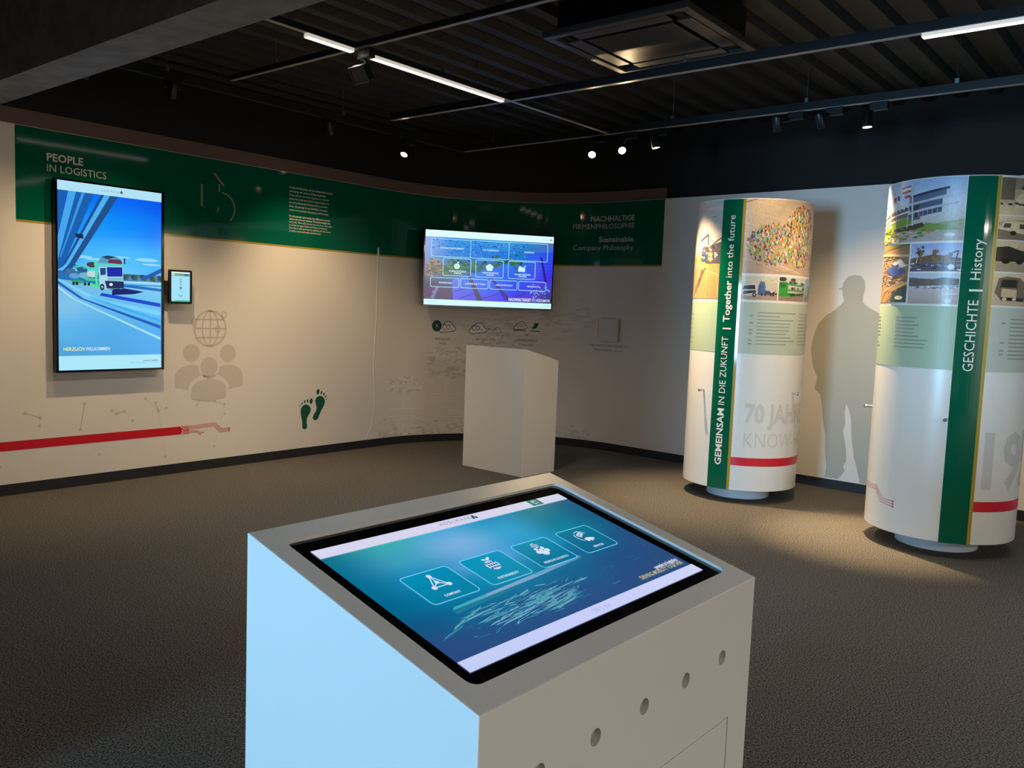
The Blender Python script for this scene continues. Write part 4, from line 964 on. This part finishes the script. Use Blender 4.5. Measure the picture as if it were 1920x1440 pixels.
def d_yard(P, PO, LN, EL, Q):
    PO([(0, .56), (1, .62), (1, .82), (.7, .86), (.5, .8), (0, .86)], (110, 104, 100), 2)
    for k in range(36): EL(rn.uniform(0, 1), rn.uniform(.66, .8), .04, .04, rn.choice([(96, 100, 96), (130, 110, 90), (84, 96, 110)]), 3, 7)
    for k in range(40): EL(rn.uniform(0, 1), rn.uniform(.50, .58), .03, .02, rn.choice([(226, 226, 230), (150, 150, 166), (110, 110, 124)]), 4, 7)
    LN([(.7, .3), (1, .34)], .006, (216, 216, 220), 4); EL(.82, .1, .065, .09, (206, 204, 200), 7)
photo(mc2, c2, -.288, 1.577, .010, 1.765, d_yard, 'photo of a wide vehicle storage yard', [(0, (178, 160, 150)), (.55, (196, 188, 190)), (.85, (190, 200, 214)), (1, (186, 200, 220))])
SE = lambda v: (int(v), int(v * .88), int(v * .70))
def d_fam(P, PO, LN, EL, Q):
    PO([(0, .25), (1, .2), (1, 0), (0, 0)], SE(214)); PO([(0, .4), (.16, .4), (.16, 1), (0, 1)], SE(110), 2); PO([(.16, .7), (1, .7), (1, 1), (.16, 1)], SE(150), 2)
    for u, h in ((.28, .72), (.5, .92), (.72, .80)):
        PO([(u - .1, .18), (u + .1, .18), (u + .1, h - .26), (u + .04, h - .14), (u - .04, h - .14), (u - .1, h - .26)], SE(226), 4); EL(u, h - .06, .04, .10, SE(204), 5); PO([(u - .045, h - .03), (u + .045, h - .03), (u + .03, h + .06), (u - .03, h + .06)], SE(70), 6)
    for k in range(18): EL(rn.uniform(0, 1), rn.uniform(.2, .32), .03, .03, SE(rn.choice([90, 120, 60])), 5, 6)
photo(mc2, c2, .197, 2.118, .72, 2.336, d_fam, 'sepia photo of people in front of a house', [(0, SE(214)), (.5, SE(186)), (1, SE(176))])
def d_bus(P, PO, LN, EL, Q):
    PO([(0, .72), (.3, .86), (1, .95), (1, .6), (0, .6)], SE(176), 2); PO([(0, .0), (1, 0), (1, .2), (0, .42)], SE(130), 2)
    PO([(.02, .42), (.05, .72), (.2, .78), (.9, .70), (.9, .22), (.3, .26)], SE(226), 3)
    for k in range(6): PO([(.26 + k * .1, .48), (.34 + k * .1, .47), (.34 + k * .1, .66), (.26 + k * .1, .68)], SE(84), 4)
    PO([(.05, .5), (.14, .5), (.15, .68), (.07, .68)], SE(90), 4)
    for u in (.18, .38, .78): EL(u, .28, .04, .1, SE(54), 5)
photo(mc2, c2, .197, 1.972, .72, 2.112, d_bus, 'sepia photo of an old bus', [(0, SE(140)), (.5, SE(206)), (1, SE(222))])
def d_trk(P, PO, LN, EL, Q):
    PO([(0, 0), (1, 0), (1, .36), (0, .28)], SE(170), 2); PO([(0, .32), (0, .78), (.14, .82), (.3, .7), (.55, .66), (.55, .34)], SE(56), 3); PO([(.3, .5), (.95, .62), (.95, .4), (.3, .34)], SE(84), 3); PO([(.45, .78), (.95, .95), (.95, .8), (.6, .66)], SE(196), 4)
    for u in (.12, .3, .45, .7): EL(u, .34, .05, .09, SE(36), 5)
    for k in range(12): EL(rn.uniform(.3, .95), rn.uniform(.44, .74), .05, .05, SE(rn.choice([60, 120, 200, 90])), 5, 8)
photo(mc2, c2, .197, 1.782, .72, 1.966, d_trk, 'sepia photo of an early vehicle transporter', [(0, SE(180)), (.5, SE(206)), (1, SE(214))])
def d_old(P, PO, LN, EL, Q):
    PO([(0, 0), (1, 0), (1, .16), (0, .2)], SE(196), 2); PO([(.02, .4), (.06, .84), (.16, .9), (.34, .86), (.42, .7), (.42, .16), (.1, .16)], SE(120), 3); PO([(.08, .56), (.3, .56), (.3, .8), (.1, .8)], SE(54), 4); PO([(.1, .24), (.3, .22), (.3, .5), (.1, .52)], SE(206), 4); PO([(.1, .16), (.42, .14), (.42, .24), (.1, .26)], SE(40), 5)
    EL(.14, .2, .03, .05, SE(226), 6); EL(.27, .2, .03, .05, SE(226), 6); PO([(.42, .2), (.58, .2), (.58, .66), (.42, .72)], SE(90), 3); PO([(.62, .14), (1, .14), (1, .6), (.66, .66)], SE(70), 3); PO([(.62, .2), (1, .22), (1, .4), (.64, .4)], SE(210), 4)
    LN([(.4, .78), (1, .98)], .008, SE(110), 4); LN([(.5, .72), (1, .84)], .006, SE(120), 4)
photo(mc2, c2, .197, 1.580, .72, 1.773, d_old, 'sepia photo of an old truck front', [(0, SE(200)), (.5, SE(206)), (1, SE(222))])

# ------------------------------------------------------------------ ceiling: tracks, lamps, LED bars, cassette
ZTK = 2.90
def r3(al, dl, z): p = room(al, dl); return V3((p.x, p.y, z))
C34 = V3((-.526, 8.099)); D3 = V3((.7698, -.6383)); D3 = D3.normalized()
def track(label, a, b, hangers, w=.034, h=.055, cover='cover'):
    a = V3(a); b = V3(b); L = (b - a).length; d = (b - a).normalized()
    o = thing('lighting_track', (a.x, a.y, ZTK), atan2(d.y, d.x), label, 'track')
    bm = bmesh.new(); hw = w / 2
    bx(bm, 0, L, -hw, hw, .003, h); finish('rail', bm, M['track'], o)
    bm = bmesh.new(); bx(bm, 0, L, -hw + .002, hw - .002, 0, .003); finish('cover_strip', bm, M[cover], o)
    for t in hangers:
        bm = bmesh.new(); bx(bm, t - .012, t + .012, -.012, .012, h, h + .03); lathe(bm, [(.002, h), (.002, H_C - ZTK)], 8, Matrix.Translation((t, 0, 0)))
        finish('hanger', bm, M['steel'], o)
    return o
p4a, p4b = room(.06, .86), C34 - NL * 0 - D3 * .02
track('black track along the left wall above the green banner', p4a, p4b, [.7, 2.2], cover='track')
e3 = C34 + D3 * 5.6
track('black track in front of the two round columns carrying several spotlights', C34, e3, [.35, 2.2, 3.25, 4.2, 4.9])
a2_, b2_ = room(2.42, 1.27), room(2.42, 7.4)
track('black track crossing the middle of the ceiling beside the air conditioner', a2_, b2_, [.9, 2.6, 4.4])
a1_, b1_ = room(1.025, 1.22), room(1.025, 6.2)
track('thin black track nearest the beam, crossing the lit LED bar', a1_, b1_, [.5, 2.8], .03, .035)
for lb_, q0, q1, hg in (('short black track piece from the beam to the thin track', .08, 1.005, [.5]), ('black track piece holding the long lit LED bar', 1.045, 2.40, [.7]), ('black track piece beyond the long lit LED bar', 2.44, 3.66, [.6])):
    track(lb_, room(q0, 2.5), room(q1, 2.5), hg, .034, .036)

def led_bar(label, a, b, power, spread=135):
    a = V3(a); b = V3(b); L = (b - a).length; d = (b - a).normalized()
    o = thing('led_bar', (a.x, a.y, ZTK), atan2(d.y, d.x), label, 'lamp', 'lit LED bars on the ceiling tracks')
    bm = bmesh.new(); bx(bm, 0, L, -.017, .017, -.020, -.001); finish('profile', bm, M['diffuser'], o)
    bm = bmesh.new(); bx(bm, .004, L - .004, -.016, -.002, -.0235, -.0205); finish('light_strip', bm, M['led'], o)
    bm = bmesh.new(); bx(bm, .004, L - .004, .003, .016, -.0235, -.0205); finish('light_strip', bm, M['led'], o)
    l = bpy.data.lights.new('led_glow', 'AREA'); l.shape = 'RECTANGLE'; l.size = L; l.size_y = .03; l.energy = power; l.color = (1.0, .92, .82); l.spread = radians(spread)
    q_ = bpy.data.objects.new('led_glow', l); COL.objects.link(q_); q_.parent = o; q_.location = (L / 2, 0, -.026)
    return o
led_bar('short lit LED bar between the beam and the thin track', room(.675, 2.5), room(1.0, 2.5), 2.5)
led_bar('long lit LED bar in the middle of the dark ceiling', room(1.06, 2.5), room(2.335, 2.5), 23)
led_bar('lit LED bar in the top right corner', room(2.42, 5.19), room(2.42, 6.75), 15)

led_bar('added LED bar out of view, brightening the kiosk front', room(-2.6, 11.4), room(-.6, 11.4), 250, 180)  # extra bar out of view, added only to light the kiosk front

def spot(label, px, py, lens, target, power, lit=True, size=50, adapter_dir=0.0, blend=1.0):
    """px, py: where the adapter clips into the track; lens: centre of the lamp face"""
    o = thing('track_spotlight', (px, py, ZTK), adapter_dir, label, 'spotlight', 'black spotlights on the ceiling tracks')
    bm = bmesh.new(); bx(bm, -.058, .058, -.016, .016, -.052, -.0005); finish('adapter', bm, M['lamp_body'], o, bevel=.003)
    Ri = Matrix.Rotation(-adapter_dir, 4, 'Z'); to = lambda v: Ri @ (V3(v) - V3((px, py, ZTK)))
    lens = V3(lens); d = (V3(target) - lens).normalized(); ld = Ri @ d; lp = to(lens)
    bm = bmesh.new(); mid = lp - ld * .055; pv = V3((-.04, 0, -.05))
    ax = mid - pv; lathe(bm, [(0, 0), (.007, 0), (.007, ax.length), (0, ax.length)], 12, aimM(pv, -ax)); finish('arm', bm, M['lamp_body'], o)
    bm = bmesh.new(); lathe(bm, [(0, .105), (.024, .105), (.0325, .092), (.0325, -.003), (.0295, -.003), (.0285, .006), (0, .006)], 28, aimM(lp, ld)); finish('housing', bm, M['lamp_body'], o, True)
    bm = bmesh.new(); lathe(bm, [(0, .001), (.0285, .001), (.0285, .005), (0, .005)], 28, aimM(lp, ld)); finish('lens', bm, M['lens' if lit else 'lens_off'], o)
    if lit:
        l = bpy.data.lights.new('spot_beam', 'SPOT'); l.energy = power; l.color = WARM; l.spot_size = radians(size); l.spot_blend = blend; l.shadow_soft_size = .018
        q_ = bpy.data.objects.new('spot_beam', l); COL.objects.link(q_); q_.parent = o
        q_.location = lp + ld * .006; q_.rotation_euler = ld.to_track_quat('-Z', 'Y').to_euler()
    return o
def p3(t): p = C34 + D3 * t; return p.x, p.y
a3 = atan2(D3.y, D3.x)
def on4(al): p = room(al, .86); return p.x, p.y
W3 = lambda s, z: V3((*wall(s), z))
# along the left wall
for al, lb, tg, pw, sz in ((.22, 'spotlight over the left end of the green banner, half hidden by the beam', W3(.0, .5), 32, 90), (.80, 'spotlight above the portrait screen, aimed at it', W3(.7, .3), 96, 95), (2.12, 'spotlight above the paragraphs on the green banner, turned to the wall', W3(2.8, .4), 105, 92)):
    x, y = on4(al); L_ = r3(al - .03, .90, 2.775); spot(lb, x, y, L_, tg, pw, True, sz, AL)
x, y = on4(3.0); L_ = r3(2.92, .885, 2.75); spot('bright spotlight alone left of centre, facing the room', x, y, L_, (-1.75, 5.7, 0.0), 60, True, 100, AL)
# in front of the columns
for t, lens, tg, pw, lit, lb, sz in (
    (1.49, (.588, 7.105, 2.74), (.2, 4.3, 0.4), 50, True, 'left one of two glaring spotlights facing the viewer above the pedestal', 105),
    (1.80, (.815, 6.93, 2.75), (1.0, 3.6, 0.6), 45, True, 'right one of two glaring spotlights facing the viewer above the pedestal', 105),
    (2.07, (1.052, 6.711, 2.74), (1.6, 6.6, .2), 520, True, 'lit spotlight seen from the side, left of the nearer column', 58),
    (3.16, (1.785, 6.02, 2.755), (2.45, 7.2, .3), 22, True, 'left one of two spotlights turned away to the wall between the columns', 80),
    (3.43, (2.04, 5.86, 2.755), (3.3, 6.8, .35), 150, True, 'right one of two spotlights turned away to the wall between the columns', 84),
    (3.72, (2.293, 5.734, 2.74), (2.45, 5.55, .2), 850, True, 'lit spotlight seen from the side, left of the right edge column', 38)):
    x, y = p3(t); spot(lb, x + .02, y, lens, tg, pw, lit, sz, a3)
# box floodlight on the thin track
p = room(1.05, 2.555)
fl = thing('floodlight', (p.x, p.y, ZTK), AL - pi / 2, 'unlit square floodlight hanging where the LED bar crosses the thin track', 'floodlight')
box('adapter', -.05, .06, -.022, .022, -.055, -.0005, M['lamp_body'], fl, .003)
bm = bmesh.new(); bx(bm, -.006, .006, -.006, .006, -.12, -.055); finish('arm', bm, M['lamp_body'], fl)
RM = Matrix.Translation((.03, -.05, -.15)) @ Matrix.Rotation(radians(35), 4, 'X')
bm = bmesh.new(); bx(bm, -.06, .06, -.025, .025, -.045, .045, RM); finish('housing', bm, M['lamp_body'], fl, bevel=.003)
bm = bmesh.new()
for b in ((-.063, .063, .045, .049), (-.063, .063, -.049, -.045), (-.063, -.059, -.045, .045), (.059, .063, -.045, .045)): bx(bm, b[0], b[1], -.030, -.022, b[2], b[3], RM)
finish('rim', bm, M['vent2'], fl)

# ceiling cassette air conditioner
ac = thing('ceiling_air_conditioner', (*room(2.14, 3.79), 3.0), AL - pi / 2, 'large square dark air conditioning cassette in the ceiling', 'air conditioner')
bm = bmesh.new(); bx(bm, -.40, .40, -.38, .38, .04, .24); finish('body', bm, M['vent'], ac)
hx, hy = .465, .44
bm = bmesh.new()
for b in ((-hx, hx, -hy, -hy + .05), (-hx, hx, hy - .05, hy), (-hx, -hx + .05, -hy + .05, hy - .05), (hx - .05, hx, -hy + .05, hy - .05)): bx(bm, b[0], b[1], b[2], b[3], 0, .038)
finish('panel_frame', bm, M['vent2'], ac, bevel=.004)
box('grille', -.28, .28, -.26, .26, .004, .03, M['vent'], ac, .004)
for k, (x0, x1, y0, y1) in enumerate(((-.30, .30, -.372, -.285), (-.30, .30, .285, .372), (-.40, -.31, -.27, .27), (.31, .40, -.27, .27))):
    bm = bmesh.new(); bx(bm, x0, x1, y0, y1, .006, .016)
    finish('air_flap', bm, M['vent2'], ac, bevel=.003)
